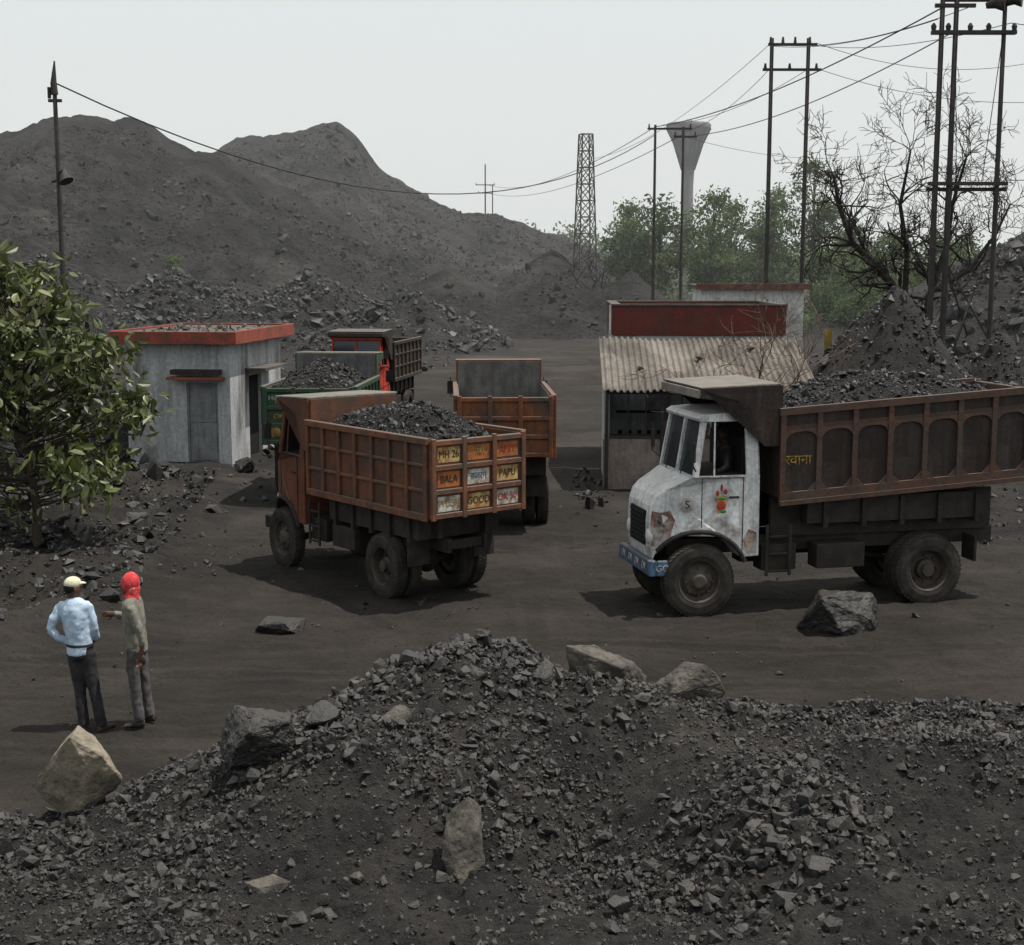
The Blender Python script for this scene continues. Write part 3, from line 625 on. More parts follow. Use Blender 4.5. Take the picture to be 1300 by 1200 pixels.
for a in ((fx-.25,.32,-.42,-.34),(fx-.25,.32,Dp+.22,Dp+.32),(fx-.25,fx-.17,-.34,Dp+.22),(.24,.32,-.34,Dp+.22)): b.box(*a,Hh-.03,Hh+.29 if a[2]!=-.42 else Hh+.28)
b.done('roof_fascia',m_redp,H,bevel=.01)
B().box(fx-.15,.22,-.3,Dp+.2,Hh+.1,Hh+.24).done('roof_top',m_roofc,H)
rocks('roof_debris',np.stack([rng.uniform(-2.7,.1,160),rng.uniform(-.2,4,160),np.full(160,Hh+.25)],1),slog(160,.03,.6,.015,.13),m_slab,parent=H)
T=empty('roadside_shed',(2.1,31.6,0),radians(-2)); L=4.6
b=B()
b.box(0,.08,0,3.1,-.2,2.2); b.box(L-.08,L,0,3.1,-.2,2.2); b.box(.08,L-.08,3.0,3.1,-.2,3.0)
b.box(2.6,L-.08,0,.08,-.2,2.2)
b.done('walls',m_plast,T)
B().box(-.06,2.6,-.10,-.02,-.2,1.1).done('counter_front',m_tin,T)
B().box(-.02,2.6,-.0,.5,1.1,1.16).done('counter_top',m_wood,T)
b=B()
for x in (.02,1.25,2.5): b.tube([(x,-.14,0),(x,-.14,2.25)],.04,8)
for x in (.5,.9,1.7,2.1): b.tube([(x,.05,1.15),(x,.05,2.2)],.015,6)
b.box(0,L,-.18,-.10,2.12,2.2); b.done('posts',m_wood,T)
b=B(); b.box(.3,2.5,1.8,2.0,.8,.85).box(.3,2.5,1.8,2.0,1.5,1.55)
for k in range(9): b.tube([(.4+k*.23,1.9,.86),(.4+k*.23,1.9,1.08)],.05,8)
b.done('shelves',m_dark,T)
xs=np.arange(-.08,L+.06,.018); ys=np.linspace(-.42,3.15,24)
sh=grid('corrugated_roof',xs,ys,lambda X,Y: 2.24+(Y+.42)*.268+.032*np.sin(X*2*pi/.145)+.04*fbm(X*.8,Y*.8,2,4)-.014*(np.mod(Y+.42+.2*np.floor(X/1.0)%2,1.25)<.08),m_asb,parent=T)
sd=sh.modifiers.new('s','SOLIDIFY'); sd.thickness=.012
boulder('roof_stone',(2.2,1.5,2.82),(.2,.15,.1),(0,0,0),m_slab,61,T); boulder('roof_stone',(3.5,2.2,3.0),(.24,.15,.1),(0,0,30),m_slab,62,T); boulder('roof_stone',(.8,.8,2.63),(.18,.12,.1),(0,0,30),m_slab,63,T)
K=empty('brick_parapet_building',(2.5,34.95,0),radians(-2)); L=4.15
B().box(0,L,0,3.8,-.2,3.25).done('walls',m_plast,K)
b=B(); b.box(-.04,L+.04,-.06,.12,3.253,3.98).box(-.04,L+.04,3.68,3.86,3.253,3.98).box(-.04,.14,.12,3.68,3.253,3.98).box(L-.14,L+.04,.12,3.68,3.253,3.98); b.done('parapet',m_brick,K,bevel=.01)
b=B(); b.box(-.07,L+.07,-.09,.15,3.98,4.02).box(-.07,.17,.15,3.66,3.98,4.02).box(L-.17,L+.07,.15,3.66,3.98,4.02).box(-.07,L+.07,3.66,3.89,3.98,4.02); b.done('coping',m_roofc,K)
b=B(); b.box(-.12,-.075,-.1,.0,2.9,4.0); b.done('drain_pipe',m_whp,K)
W=empty('white_block_building',(5.5,41.5,0),radians(-3))
B().box(0,2.95,0,3.5,-.2,4.3).done('walls',M('white_plaster',(.60,.60,.58),(.46,.46,.44),scale=1,rough=.9,c3=(.2,.19,.17),scale3=.8,streak=.25),W)
B().box(-.15,3.1,-.2,3.7,4.303,4.4).done('roof_slab',m_roofc,W)
b=B(); b.box(-.17,3.14,-.24,-.2,4.28,4.44).box(3.1,3.14,-.2,3.7,4.28,4.44); b.done('roof_fascia',M('dull_red_fascia',(.16,.08,.065)),W); B().box(2.953,2.98,.5,1.2,1.2,2.2).done('window',m_dark,W)
b=B(); b.tube([(8.35,37.6,0),(8.35,37.6,3)],.03,8); sg=empty('yellow_sign',(0,0,0)); b.done('post',m_wood,sg); B().box(8.25,8.45,37.54,37.565,2.6,3.3).done('board',m_yel,sg)

# ------------------------------------------------------------------ poles, towers, wires
def pole(name,x,y,h,r=.08,arms=()):
    E=empty(name,(x,y,0)); tt=Tubes(); tt.add([(0,0,-.3),(0,0,h*.5),(0,0,h)],[r,r*.85,r*.7],10); tt.done('shaft',m_wood,E)
    b=B(); any_=False
    for (z,a,c) in arms:
        b.box(a,c,-.05,.05,z-.05,z+.05); any_=True
        for q in (a+.08,c-.08): b.tube([(q,0,z+.05),(q,0,z+.25)],[.05,.03],8)
    if any_: b.done('cross_arms',m_wood,E)
    else: b.bm.free()
    return E
LP=pole('lamp_pole',-12.55,40,10.2,.085)
b=B(); b.box(-.18,.18,-.05,.05,9.4,9.48); b.tube([(0,0,9.6),(-.02,0,9.9),(.03,0,10.5)],[.1,.09,.02],8); b.tube([(-.15,0,9.5),(-.15,0,9.8)],.05,8); b.tube([(0,0,7.5),(.2,-.1,7.55),(.22,-.2,7.4),(.30,-.25,7.25)],[.03,.05,.12,.2],12); b.tube([(0,0,7.3),(-.2,0,7.25)],[.05,.03],8); b.done('lamp_and_insulators',m_wood,LP)
R1=empty('transformer_pole_structure',(0,0,0)); tt=Tubes()
for (x,h,r) in ((11.72,12.25,.085),(12.1,12.35,.085),(13.42,12.3,.075)): tt.add([(x,40,-.3),(x,40,6),(x,40,h)],[r*1.1,r,r*.8],10)
tt.add([(12.1,40,0),(12.4,40,2.5),(12.9,40,4.2)],.04); tt.add([(13.4,40,2.9),(12.2,40,4.9)],.03); tt.add([(11.7,40,12.1),(13.4,40,12.1)],.05); tt.add([(12.1,40,5),(12.8,40,3)],.03)
tt.done('shafts',m_wood,R1)
b=B(); b.box(11.45,13.75,39.9,40.1,11.2,11.3).box(11.5,13.7,39.88,39.98,7.15,7.25).box(11.5,13.7,40.02,40.12,7.0,7.1).box(11.5,12.6,39.9,40.0,11.9,12.0)
for q in (11.5,11.9,12.5,13.0,13.7): b.tube([(q,40,11.3),(q,40,11.42),(q,40,11.5)],[.06,.08,.03],8)
for q in (11.7,12.1,13.4): b.tube([(q,40,7.25),(q,40,7.5)],[.07,.04],8)
b.tube([(12.9,40,11.95),(13.1,39.9,12.0),(13.35,39.8,12.0)],[.08,.14,.24],12); b.tube([(13.4,40,12.0),(13.6,39.9,12.1),(13.8,39.8,12.1)],[.08,.14,.22],12)
b.done('cross_arms_and_speakers',m_wood,R1)
R2=empty('h_frame_pole',(0,0,0)); tt=Tubes()
for x in (10.65,12.15): tt.add([(x,60,-.3),(x,60,14.2)],[.10,.08],10)
tt.done('shafts',m_wood,R2); b=B(); b.box(10.5,12.5,59.92,60.08,13.9,14.0).box(10.3,12.7,59.94,60.06,12.9,13.0)
for q in (10.6,11.1,11.6,12.2): b.tube([(q,60,14),(q,60,14.25)],[.07,.04],8)
for q in (10.4,11.4,12.5): b.tube([(q,60,13),(q,60,13.2)],[.07,.04],8)
b.done('cross_arms',m_wood,R2)
R3=pole('electric_pole',7.4,75,12.2,.09,[(12.0,-.4,1.9)]); pole('electric_pole',8.85,75,12.1,.09,[(11.6,-.5,.7)])
pole('electric_pole',-3.3,178,17.5,.11,[(15.0,-1.2,1.2),(14,-.9,.9)])
pole('electric_pole',-2.4,178,15.0,.09)
m_lat=M('galvanised_steel',(.08,.075,.07),rough=.6)
LT=empty('lattice_tower',(5.7,112,0),.3); tt=Tubes(); hz=15.1; w0=.85; w1=.42; k=12
def cw(i): return w0+(w1-w0)*i/k
for sx,sy in ((1,1),(1,-1),(-1,1),(-1,-1)): tt.add([(sx*w0,sy*w0,0),(sx*w1,sy*w1,hz)],.06,5)
for i in range(k):
    a,c=cw(i),cw(i+1); z0_,z1_=hz*i/k,hz*(i+1)/k; q=[(1,1),(1,-1),(-1,-1),(-1,1)]
    for j in range(4):
        p,r_=q[j],q[(j+1)%4]; tt.add([(p[0]*a,p[1]*a,z0_),(r_[0]*c,r_[1]*c,z1_)],.035,4); tt.add([(r_[0]*a,r_[1]*a,z0_),(p[0]*c,p[1]*c,z1_)],.035,4); tt.add([(p[0]*c,p[1]*c,z1_),(r_[0]*c,r_[1]*c,z1_)],.035,4)
tt.done('lattice',m_lat,LT)
WT=empty('water_tower',(30.4,250,0)); b=B(); b.lathe([(1.25,0),(1.0,8),(.98,19),(1.1,21.5),(1.5,23.3),(2.5,26.0),(3.4,27.8),(3.8,28.6),(3.85,29.2),(3.6,29.5),(1.0,29.7),(.4,30.1),(0,30.1)],(0,0,0),40,'z'); b.done('shaft_and_bowl',M('tower_concrete',(.16,.16,.16),(.11,.11,.11),scale=.3,rough=.9,stretch=(3,3,.3)),WT,smooth=True)
b=B()
for a in range(16):
    q=a*pi/8; b.tube([(1.15*cos(q),1.15*sin(q),21.6),(2.55*cos(q),2.55*sin(q),26),(3.85*cos(q),3.85*sin(q),28.6)],.10,5)
b.done('ribs',M('tower_rib_concrete',(.12,.12,.12)),WT)
WR=empty('overhead_wires',(0,0,0)); tt=Tubes()
def wire(a,b_,sag,r=.012):
    a=np.array(a,float); b_=np.array(b_,float); q=np.linspace(0,1,24)[:,None]; P=a+(b_-a)*q; P[:,2]-=sag*4*(q*(1-q))[:,0]; tt.add(P,r,5)
wire((-12.5,40,9.9),(7.4,75,11.7),3.0,.022)
wire((7.4,75,12.1),(11.7,40,11.9),.5,.022); wire((8.85,75,11.6),(12.1,40,11.3),.6,.018); wire((-3.3,178,15.1),(7.4,75,12.1),1.5,.02); wire((-3.3,178,14.1),(8.8,75,11.7),1.5,.02)
wire((10.5,60,13.9),(11.6,40,11.6),.3); wire((12.5,60,13.9),(13.6,40,11.5),.3); wire((11.3,60,13.9),(12.4,40,11.9),.3)
wire((10.6,60,13),(8.8,75,11.8),.4,.012); wire((12.2,60,13),(7.8,75,12.2),.5,.012); wire((12.5,60,14),(22,62,13.5),.6,.012); wire((12.5,60,13),(24,62,12),.6,.012); wire((10.6,60,14),(5.5,110,13),1)
wire((13.6,40,11.5),(24,42,12.5),.5); wire((13.6,40,7.3),(24,44,9),.4); wire((12.1,40,11.3),(12.3,40,7.2),-.05); wire((13.4,40,11.2),(13.0,40,7.2),.0); wire((8.9,75,11.6),(30,110,14),1)
tt.done('cables',m_wire,WR)

# ------------------------------------------------------------------ trees
m_bark=M('bark',(.075,.06,.048),(.045,.037,.03),scale=6,rough=.95,bump=.5,bscale=20)
m_barkd=M('dark_bark',(.04,.034,.03),(.024,.021,.019),scale=6,rough=.95)
m_leaf=M('broad_leaf',(.090,.105,.032),(.042,.058,.018),scale=1.4,rough=.42,tint=True,trans=.22,spec=.5,c3=(.15,.14,.07),scale3=.8)
m_fol=M('hazy_foliage',(.110,.148,.062),(.066,.098,.040),scale=.5,rough=.8,tint=True,trans=.4,spec=.1)  # green lightened in the colour itself to imitate haze over far trees
m_fol2=M('distant_foliage_hazed',(.15,.19,.11),(.11,.14,.085),scale=.2,rough=.8,tint=True,trans=.35,spec=.1)  # palest, least saturated green: distance haze painted into the leaf colour
def leaves(name,P,L,mat,parent=None,droop=.5,width=.42,tint=None):
    n=len(P); d=rng.normal(size=(n,3)); d[:,2]-=droop; d/=np.linalg.norm(d,axis=1)[:,None]
    u=rng.normal(size=(n,3)); u-=d*(d*u).sum(1)[:,None]; u/=np.linalg.norm(u,axis=1)[:,None]; w=np.cross(d,u)
    l=(L*rng.uniform(.6,1.25,n))[:,None]
    V=np.stack([P,P+d*l*.25+u*l*width*.4+w*l*.05,P+d*l*.65+u*l*width*.42+w*l*.06,P+d*l-w*l*.05,P+d*l*.65-u*l*width*.42+w*l*.06,P+d*l*.25-u*l*width*.4+w*l*.05],1).reshape(-1,3)
    i=np.arange(n)[:,None]*6
    F=np.concatenate([i+np.array([0,1,2,3]),i+np.array([0,3,4,5])])
    T=np.repeat(tint if tint is not None else rng.uniform(0,1,n),6)
    return np_mesh(name,V,F,mat,T,False,parent)
def bez(a,b_,bend,k=6):
    a=np.array(a,float); b_=np.array(b_,float); q=np.linspace(0,1,k)[:,None]; return a+(b_-a)*q+np.array(bend)*(4*q*(1-q))
NT=empty('broadleaf_tree',(-8.2,24,0)); tt=Tubes()
tt.add([(0,0,-.2),(.05,0,.8),(-.1,.1,1.7),(-.2,.1,2.6),(-.3,0,3.8)],[.09,.08,.065,.05,.03],8); LPs=[];TT=[]
for k in range(200):
    th=rng.uniform(0,2*pi); zc=rng.uniform(.95,5.0)
    side=np.interp(zc,[.5,.9,1.5,2.4,3.2,3.9,4.6,5.1],[.5,.9,1.9,1.85,1.6,1.35,.85,.4])
    rad=side*rng.uniform(.25,1.1)**.55
    c=np.array([-.25+rad*cos(th)*1.15,rad*sin(th)*.9,zc])
    st=np.array([-.1,.05,min(max(zc*.75,.8),3.7)])
    tt.add(bez(st,c,(0,0,-.1)),np.linspace(.022,.006,6),5)
    m=rng.integers(14,32); q=c+rng.normal(size=(m,3))*np.array([.2,.2,.15]); LPs.append(q); TT.append(np.clip(rng.uniform(.0,1)+rng.normal(size=m)*.15,0,1))
tt.done('trunk_and_limbs',m_bark,NT); leaves('leaves',np.concatenate(LPs),.23,m_leaf,NT,.7,.5,np.concatenate(TT))
def treemesh(seed,h,wd,n=42,leaf=.3,low=.25):
    r=np.random.default_rng(seed); tt=Tubes(); lean=r.normal(size=2)*.4
    tt.add([(0,0,-.5),(lean[0]*.4,lean[1]*.4,h*.4),(lean[0],lean[1],h*.9)],[.16,.11,.03],6); P=[];T_=[]
    for k in range(n):
        zc=r.uniform(low,1)*h; th=r.uniform(0,2*pi); rad=wd*np.interp(zc/h,[low,.45,.7,.9,1],[.5,1,.9,.5,.1])*r.uniform(.2,1)
        c=np.array([lean[0]+rad*cos(th),lean[1]+rad*sin(th),zc]); tt.add(bez((lean[0]*zc/h,lean[1]*zc/h,zc*.72),c,(0,0,.2),5),np.linspace(.05,.012,5),4)
        m=r.integers(45,110); q=c+r.normal(size=(m,3))*np.array([.55,.55,.38])*r.uniform(.6,1.2); P.append(q); T_.append(np.clip(r.uniform(0,.9)+r.normal(size=m)*.12,0,1))
    return tt,np.concatenate(P),np.concatenate(T_)
variants=[]
for sd,h,wd in ((1,12,3.0),(2,9.5,3.4),(3,8,2.8),(4,6,2.8)):
    tt,P,T_=treemesh(sd,h,wd); a=tt.done('trunk_and_limbs',m_bark); l=leaves('foliage',P,.36,m_fol,None,.3,.42,T_); variants.append((a.data,l.data))
    bpy.data.objects.remove(a); bpy.data.objects.remove(l)
def put(v,x,y,z=0,s=1,rz=0):
    E=empty('green_tree',(x,y,z),rz,(s,s,s))
    for nm,me in zip(('trunk_and_limbs','foliage'),variants[v]):
        o=bpy.data.objects.new(nm,me); COL.objects.link(o); o.parent=E
for v,x,y,z,s,rz in [(0,26.8,128,0,1.18,0),(1,22.5,126,0,1.1,1),(1,17.2,124,0,1.15,2),(2,13.8,126,0,1.35,3),(1,11,130,0,1.08,4),(2,29.5,122,0,1.1,5),(3,31.8,120,0,1.25,1.5),(1,20,132,0,1.1,2.2),
   (3,35,118,0,1.2,.4),(2,38.5,126,0,1.0,.8),(3,42,120,0,1.1,3.3),(0,24.3,134,0,1.0,4),(3,28,112,0,1.0,2),(3,33.5,110,0,.9,4.4),(2,15.6,120,0,1.0,.5),(2,46,128,0,1.1,.5),(3,30,104,0,.8,5),(2,9.2,134,0,1.2,1),(3,24,110,0,1,3),(3,26,106,0,.8,1)]:
    put(v,x,y,z,s,rz)
P=[];T_=[]
for k in range(230):
    x=rng.uniform(-8,95); y=rng.uniform(215,255); h=rng.uniform(4,8.5)+(2.5 if x<14 else 0)
    for j in range(5):
        c=np.array([x+rng.normal()*1.6,y+rng.normal(),h*rng.uniform(.3,1)]); m=36; P.append(c+rng.normal(size=(m,3))*np.array([1.1,1,.8])); T_.append(np.clip(rng.uniform(.1,.9)+rng.normal(size=m)*.1,0,1))
leaves('distant_trees',np.concatenate(P),.8,m_fol2,None,.2,.6,np.concatenate(T_))
P=[];T_=[]
for (cx,cy,cz,s) in [(-21.7,92,5.3,.45)]+[(rng.uniform(8,40),rng.uniform(100,122),rng.uniform(.5,2.5),rng.uniform(.6,1.5)) for _ in range(40)]:
    m=int(260*s); P.append(np.array([cx,cy,cz])+rng.normal(size=(m,3))*np.array([.6,.6,.45])*s); T_.append(np.clip(rng.uniform(.1,.9)+rng.normal(size=m)*.1,0,1))
leaves('scrub_bushes',np.concatenate(P),.26,m_fol,None,.2,.45,np.concatenate(T_))
BT=empty('bare_tree',(0,0,0)); tt=Tubes(); br=np.random.default_rng(11)
def grow(p,d,l,r,dep,mn=.010):
    k=5; pts=[p]; d=d/np.linalg.norm(d); q=p.copy()
    for i in range(k):
        d=d+br.normal(size=3)*.22+np.array([0,0,.035]); d/=np.linalg.norm(d); q=q+d*l/k; pts.append(q.copy())
    tt.add(pts,np.linspace(r,max(r*.55,mn*.7),k+1),5 if r<.03 else 7)
    if dep==0: return
    for j in range(3 if dep>1 else 4):
        i=br.integers(2,k+1); nd=d+br.normal(size=3)*.75; nd[1]*=.7
        grow(pts[i],nd,l*br.uniform(.55,.8),max(r*br.uniform(.45,.65),mn),dep-1,mn)
def limb(pts,rs):
    pts=np.array(pts,float)
    tt.add(pts,rs,9)
    for i in range(1,len(pts)):
        for j in range(4):
            d=(pts[i]-pts[i-1]); d=d/np.linalg.norm(d)+br.normal(size=3)*.8; d[2]=abs(d[2])*.8+.1
            grow(pts[i],d,br.uniform(.9,1.5),rs[i]*.5,3,.009)
y=44
tt.add([(12.75,y,-.2),(12.7,y,1.4),(12.6,y,2.6)],[.24,.2,.17],10)
limb([(12.6,y,2.6),(12.1,y,3.9),(11.2,y-.2,4.9),(10.4,y-.3,5.6),(9.95,y-.2,6.7),(9.8,y,7.6)],[.16,.14,.12,.095,.07,.04])
limb([(12.6,y,2.6),(13.0,y+.3,4.2),(13.4,y+.3,5.5),(13.5,y+.2,6.8),(13.8,y,8.2)],[.14,.11,.09,.06,.035])
limb([(12.1,y,3.9),(12.2,y+.3,5.4),(11.9,y+.2,6.8),(12.1,y,8.4)],[.10,.08,.06,.03])
limb([(13.0,y,4.2),(14,y,4.8),(14.8,y,5.9),(15.2,y,6.8)],[.09,.07,.05,.03])
tt.done('trunk_and_branches',m_barkd,BT)
BB=empty('bare_bush',(0,0,0)); tt=Tubes()
for k in range(9): grow(np.array([5.35+br.normal()*.25,30.7+br.normal()*.12,1.2]),np.array([br.normal()*.35,0,1.]),1.7,.018,3,.006)
tt.add([(5.35,30.7,0),(5.35,30.7,1.3)],.03,6)
tt.done('twigs',M('twig_bark',(.12,.075,.055)),BB)
BB=empty('bare_bush',(0,0,0)); tt=Tubes()
for k in range(9): grow(np.array([5.9+br.normal()*.6,104+br.normal()*.5,3.4]),np.array([br.normal()*.35,0,1.]),1.8,.04,2,.02)
tt.done('twigs',m_barkd,BB)

# ------------------------------------------------------------------ people
def cloth(name,b,mat,parent,vox=.014,disp=.012,sm=4):
    o=b.done(name,mat,parent,smooth=True)
    r=o.modifiers.new('r','REMESH'); r.mode='VOXEL'; r.voxel_size=vox; r.use_smooth_shade=True
    s=o.modifiers.new('s','SMOOTH'); s.iterations=sm; s.factor=.5
    if disp:
        tx=bpy.data.textures.new(name,'CLOUDS'); tx.noise_scale=.07
        d=o.modifiers.new('d','DISPLACE'); d.texture=tx; d.strength=disp; d.texture_coords='LOCAL'
    return o
def hand(b,wr,dirv,side,curl=.5):
    d=Vector(dirv).normalized(); s=Vector(side); s=(s-d*s.dot(d)).normalized(); n=d.cross(s)
    wr=Vector(wr); b.tube([wr-d*.03,wr+d*.02,wr+d*.06,wr+d*.09],[(.026,.024),(.03,.022),(.034,.02),(.03,.016)],10)
    for k,(off,l) in enumerate(((-.027,.062),(-.009,.072),(.009,.068),(.026,.052))):
        p=wr+d*.085+s*off; q=p+d*l*.45+n*l*.2*curl; r=q+d*l*.35+n*l*.35*curl; e=r+d*l*.15+n*l*.3*curl
        b.tube([p,q,r,e],[.0095,.009,.008,.0065],7)
    p=wr+d*.03-s*.025; b.tube([p,p-s*.025+d*.02,p-s*.035+d*.05+n*.01],[.012,.011,.008],7)
def head(E,c,face,skin=m_skin):
    b=B(); f=Vector(face).normalized(); s=Vector((-f.y,f.x,0)); c=Vector(c)
    R=Matrix((f,s,Vector((0,0,1)))).transposed()
    b.ell(c,(.095,.076,.11),R,20,16); b.ell(c+f*.035-Vector((0,0,.065)),(.055,.052,.05),R)
    b.ell(c+f*.098-Vector((0,0,.012)),(.018,.013,.026),R,8,8)
    for k in (1,-1): b.ell(c+s*.078*k-Vector((0,0,.01)),(.018,.01,.032),R,8,8)
    b.tube([c-f*.02-Vector((0,0,.17)),c-f*.01-Vector((0,0,.05))],.052,12)
    cloth('head',b,skin,E,.007,0,2)
    b=B()
    for k in (1,-1): b.ell(c+f*.084+s*.03*k+Vector((0,0,.012)),(.012,.014,.008),R,8,6)
    b.ell(c+f*.088-Vector((0,0,.055)),(.01,.024,.005),R,8,6); b.done('eyes_and_mouth',m_dark,E,smooth=True)
    return c,f,s,R
m_blue=M('light_blue_cotton',(.44,.54,.66),(.32,.42,.53),scale=9,rough=.9)
m_blk=M('black_trousers',(.018,.018,.021),(.028,.027,.03),scale=8,rough=.85)
m_oli=M('khaki_shirt_cloth',(.19,.18,.15),(.13,.125,.105),scale=9,rough=.9)
m_gry=M('grey_trousers_cloth',(.085,.08,.08),(.055,.052,.052),scale=8,rough=.9)
m_scarf=M('red_checked_scarf',(.55,.045,.05),(.38,.03,.035),scale=26,rough=.9,c3=(.6,.25,.22),scale3=30,lo3=.58,hi3=.62)
m_cap=M('cream_cap',(.55,.53,.38),(.45,.43,.3),scale=8,rough=.9); m_shoe=M('shoe_leather',(.02,.017,.015),(.05,.04,.035),scale=8,rough=.7)
def shoe(b,a,d):
    d=Vector(d).normalized(); a=Vector(a); b.tube([a-d*.07+Vector((0,0,.045)),a+Vector((0,0,.05)),a+d*.09+Vector((0,0,.038)),a+d*.17+Vector((0,0,.03))],[(.04,.036),(.045,.042),(.035,.042),(.022,.03)],10)
E=empty('man_in_blue_shirt',(-4.5,14.66,float(gh(-4.5,14.66))-.01)); E.scale=(.9,1,1)
b=B(); b.tube([(-.10,0,.86),(-.105,0,.93),(-.11,0,1.04),(-.13,0,1.2),(-.15,0,1.33),(-.155,0,1.42),(-.16,.01,1.47)],[(.155,.12),(.155,.12),(.145,.11),(.165,.12),(.18,.115),(.145,.09),(.06,.06)],20)
b.tube([(-.31,0,1.38),(-.39,-.04,1.24),(-.43,-.05,1.13)],[.06,.056,.05],12); b.tube([(-.43,-.05,1.14),(-.35,-.03,1.05),(-.27,.02,.99)],[.05,.042,.036],12); b.ell((-.29,0,1.37),(.065,.07,.07))
b.tube([(.0,0,1.385),(.05,.02,1.24),(.06,.03,1.12)],[.06,.055,.05],12); b.tube([(.06,.03,1.13),(.065,.10,1.03),(.03,.14,.98)],[.048,.04,.035],12); b.ell((-.01,0,1.37),(.06,.07,.07))
cloth('shirt',b,m_blue,E,.014,.022,3)
b=B(); b.tube([(-.10,0,.98),(-.10,0,.9),(-.09,0,.82)],[(.15,.11),(.155,.12),(.15,.11)],18)
b.tube([(-.17,0,.88),(-.15,.01,.68),(-.13,.0,.48),(-.11,-.02,.28),(-.09,-.02,.07)],[.095,.085,.068,.065,.066],14)
b.tube([(-.02,0,.88),(.0,.01,.68),(.04,.0,.48),(.08,-.01,.28),(.12,-.01,.07)],[.095,.085,.068,.065,.066],14); cloth('trousers',b,m_blk,E,.014,.02)
b=B(); shoe(b,(-.1,-.01,0),(-.4,1,0)); shoe(b,(.12,0,0),(.6,.9,0)); cloth('shoes',b,m_shoe,E,.01,0,2)
b=B(); hand(b,(-.27,.02,.99),(.9,.3,-.45),(0,0,1),.8); hand(b,(.03,.14,.98),(-.9,.1,-.2),(0,0,1),.6); cloth('hands',b,m_skin,E,.005,0,1)
c,f_,s_,R=head(E,(-.165,.015,1.575),(.75,.6,0))
b=B(); b.ell(c+Vector((0,0,.05)),(.103,.086,.075),R,20,12); b.tube([c+f_*.06+Vector((0,0,.05)),c+f_*.15+Vector((0,0,.04))],[(.012,.075),(.008,.05)],12); cloth('cap',b,m_cap,E,.008,0,2)
b=B(); b.ell(c-f_*.02+Vector((0,0,.01)),(.088,.08,.085),R); b.done('hair',m_dark,E,smooth=True)
b=B(); b.tube([(-.10,0,.955),(-.10,0,.985)],[(.160,.124),(.159,.123)],20,False); b.done('belt',m_shoe,E)
E=empty('man_in_red_headscarf',(-4.03,14.8,float(gh(-4.03,14.8))-.01)); E.scale=(.9,1,1)
b=B(); b.tube([(.0,0,.82),(-.0,0,.92),(-.01,0,1.04),(-.02,0,1.2),(-.03,0,1.32),(-.03,0,1.40),(-.045,0,1.45)],[(.13,.155),(.125,.15),(.12,.145),(.13,.165),(.12,.18),(.09,.15),(.055,.06)],20)
b.ell((-.03,.15,1.34),(.07,.06,.07)); b.ell((-.02,-.15,1.34),(.07,.06,.07))
b.tube([(-.05,.16,1.34),(-.12,.20,1.22),(-.17,.2,1.13)],[.058,.052,.046],12); b.tube([(-.17,.2,1.14),(-.25,.17,1.18),(-.30,.15,1.19)],[.045,.038,.034],12)
b.tube([(0,-.17,1.34),(.06,-.20,1.2),(.10,-.20,1.08)],[.06,.054,.048],12); b.tube([(.10,-.2,1.09),(.12,-.19,.98),(.115,-.18,.93)],[.047,.04,.038],12)
cloth('shirt',b,m_oli,E,.014,.022,3)
b=B(); b.tube([(0,0,.95),(0,0,.88),(0,0,.8)],[(.115,.14),(.125,.15),(.12,.14)],18)
b.tube([(-.01,-.075,.86),(-.03,-.08,.66),(-.01,-.085,.46),(.01,-.09,.27),(.03,-.10,.07)],[.092,.08,.066,.064,.068],14)
b.tube([(.0,.075,.86),(.03,.08,.66),(.05,.09,.46),(.07,.09,.27),(.10,.09,.07)],[.092,.08,.066,.064,.068],14); cloth('trousers',b,m_gry,E,.014,.02)
b=B(); shoe(b,(.02,-.10,0),(-1,-.35,0)); shoe(b,(.10,.09,0),(-1,.15,0)); cloth('shoes',b,m_shoe,E,.01,0,2)
b=B(); hand(b,(-.30,.15,1.19),(-1,-.1,.0),(0,0,1),.35); b.tube([(.118,-.185,.96),(.115,-.18,.88),(.10,-.18,.84)],[.034,.028,.025],10); hand(b,(.10,-.18,.84),(-.15,0,-1),(1,0,0),.8); cloth('hands',b,m_skin,E,.005,0,1)
c,f_,s_,R=head(E,(-.055,-.005,1.545),(-1,-.15,-.05))
b=B(); b.ell(c+Vector((.012,0,.025)),(.11,.098,.115),R,20,14); b.tube([c+Vector((.04,0,-.02)),c+Vector((.035,0,-.09)),c+Vector((.02,0,-.14))],[(.085,.085),(.08,.085),(.10,.11)],14); b.tube([c+Vector((.06,-.03,-.06)),c+Vector((.08,-.04,-.16)),c+Vector((.07,-.05,-.22))],[.045,.04,.02],10)
cloth('scarf',b,m_scarf,E,.009,.014,2)
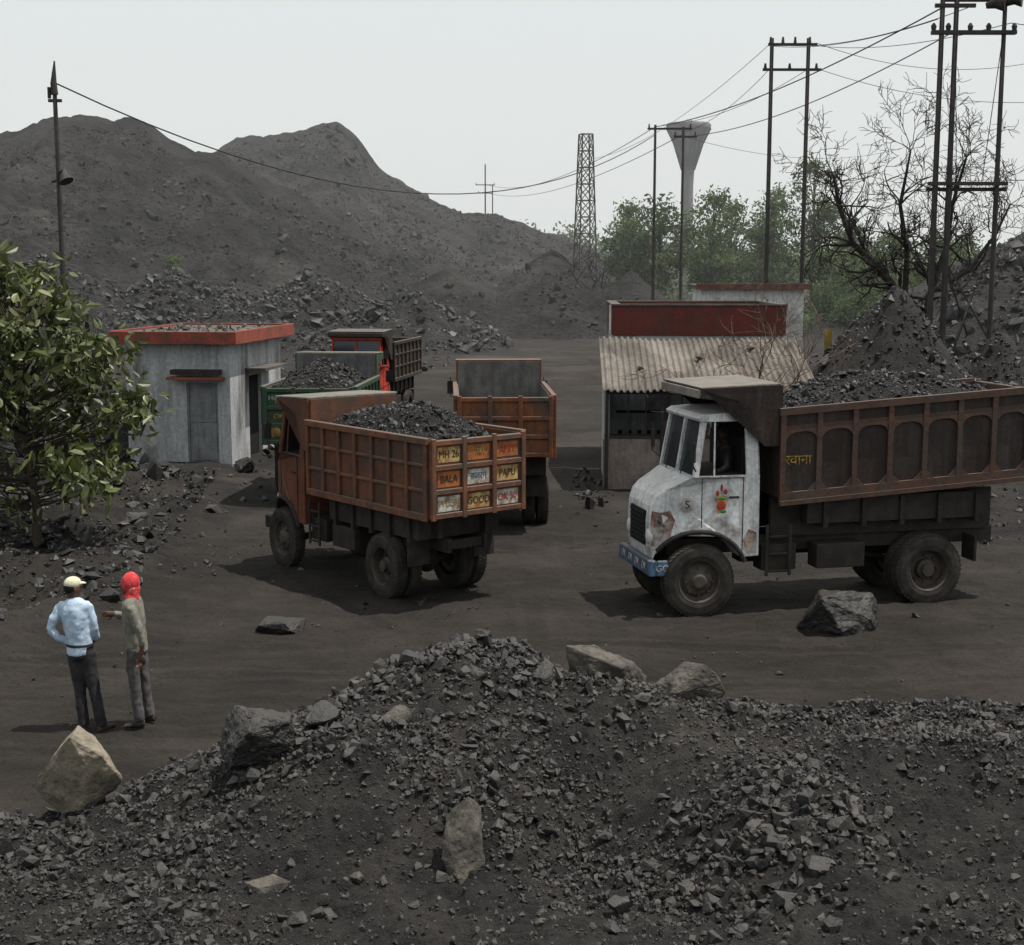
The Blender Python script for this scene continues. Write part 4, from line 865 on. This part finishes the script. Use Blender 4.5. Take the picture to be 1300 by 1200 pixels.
b=B(); b.ell((.14,-.22,.78),(.03,.02,.055)); b.tube([(.13,-.2,.83),(.12,-.19,.86)],.006,6); b.done('pouch',m_shoe,E,smooth=True)

# ------------------------------------------------------------------ light, sky, air, camera
m=bpy.data.materials.new('dusty_air'); m.use_nodes=True; t=m.node_tree; t.nodes.clear()
o=t.nodes.new('ShaderNodeOutputMaterial'); v=t.nodes.new('ShaderNodeVolumeScatter'); v.inputs['Density'].default_value=.0008; v.inputs['Color'].default_value=(.95,.97,1,1); v.inputs['Anisotropy'].default_value=.0
t.links.new(v.outputs[0],o.inputs['Volume'])
B().box(-400,400,60,420,-3,45).done('dust_haze',m)
SD=Vector((.38,.0,1)).normalized()
su=bpy.data.lights.new('sun','SUN'); su.energy=5.0; su.angle=radians(.5); su.color=(1,.95,.88)
so=bpy.data.objects.new('sun',su); COL.objects.link(so); so.rotation_euler=SD.to_track_quat('Z','Y').to_euler(); so.location=(5,5,30)
w=bpy.data.worlds.new('World'); S.world=w; w.use_nodes=True; t=w.node_tree; t.nodes.clear()
sk=t.nodes.new('ShaderNodeTexSky'); sk.sky_type='NISHITA'; sk.sun_disc=False; sk.sun_elevation=math.asin(SD.z); sk.sun_rotation=math.atan2(SD.x,SD.y); sk.dust_density=5; sk.air_density=1; sk.ozone_density=1
bg=t.nodes.new('ShaderNodeBackground'); bg.inputs[1].default_value=.12; ou=t.nodes.new('ShaderNodeOutputWorld')
mx=t.nodes.new('ShaderNodeMix'); mx.data_type='RGBA'; mx.inputs[0].default_value=.87; mx.inputs[7].default_value=(6.9,7.2,7.15,1)
t.links.new(sk.outputs[0],mx.inputs[6]); t.links.new(mx.outputs[2],bg.inputs[0]); t.links.new(bg.outputs[0],ou.inputs[0])
cam=bpy.data.cameras.new('camera'); co=bpy.data.objects.new('camera',cam); COL.objects.link(co); S.camera=co
cam.sensor_width=36; cam.lens=1800/1300*36; cam.clip_end=6000; cam.clip_start=.1
co.location=(0,0,4.9); co.rotation_euler=(radians(90-8.22),0,0)
S.view_settings.view_transform='Standard'; S.view_settings.look='None'; S.view_settings.exposure=0
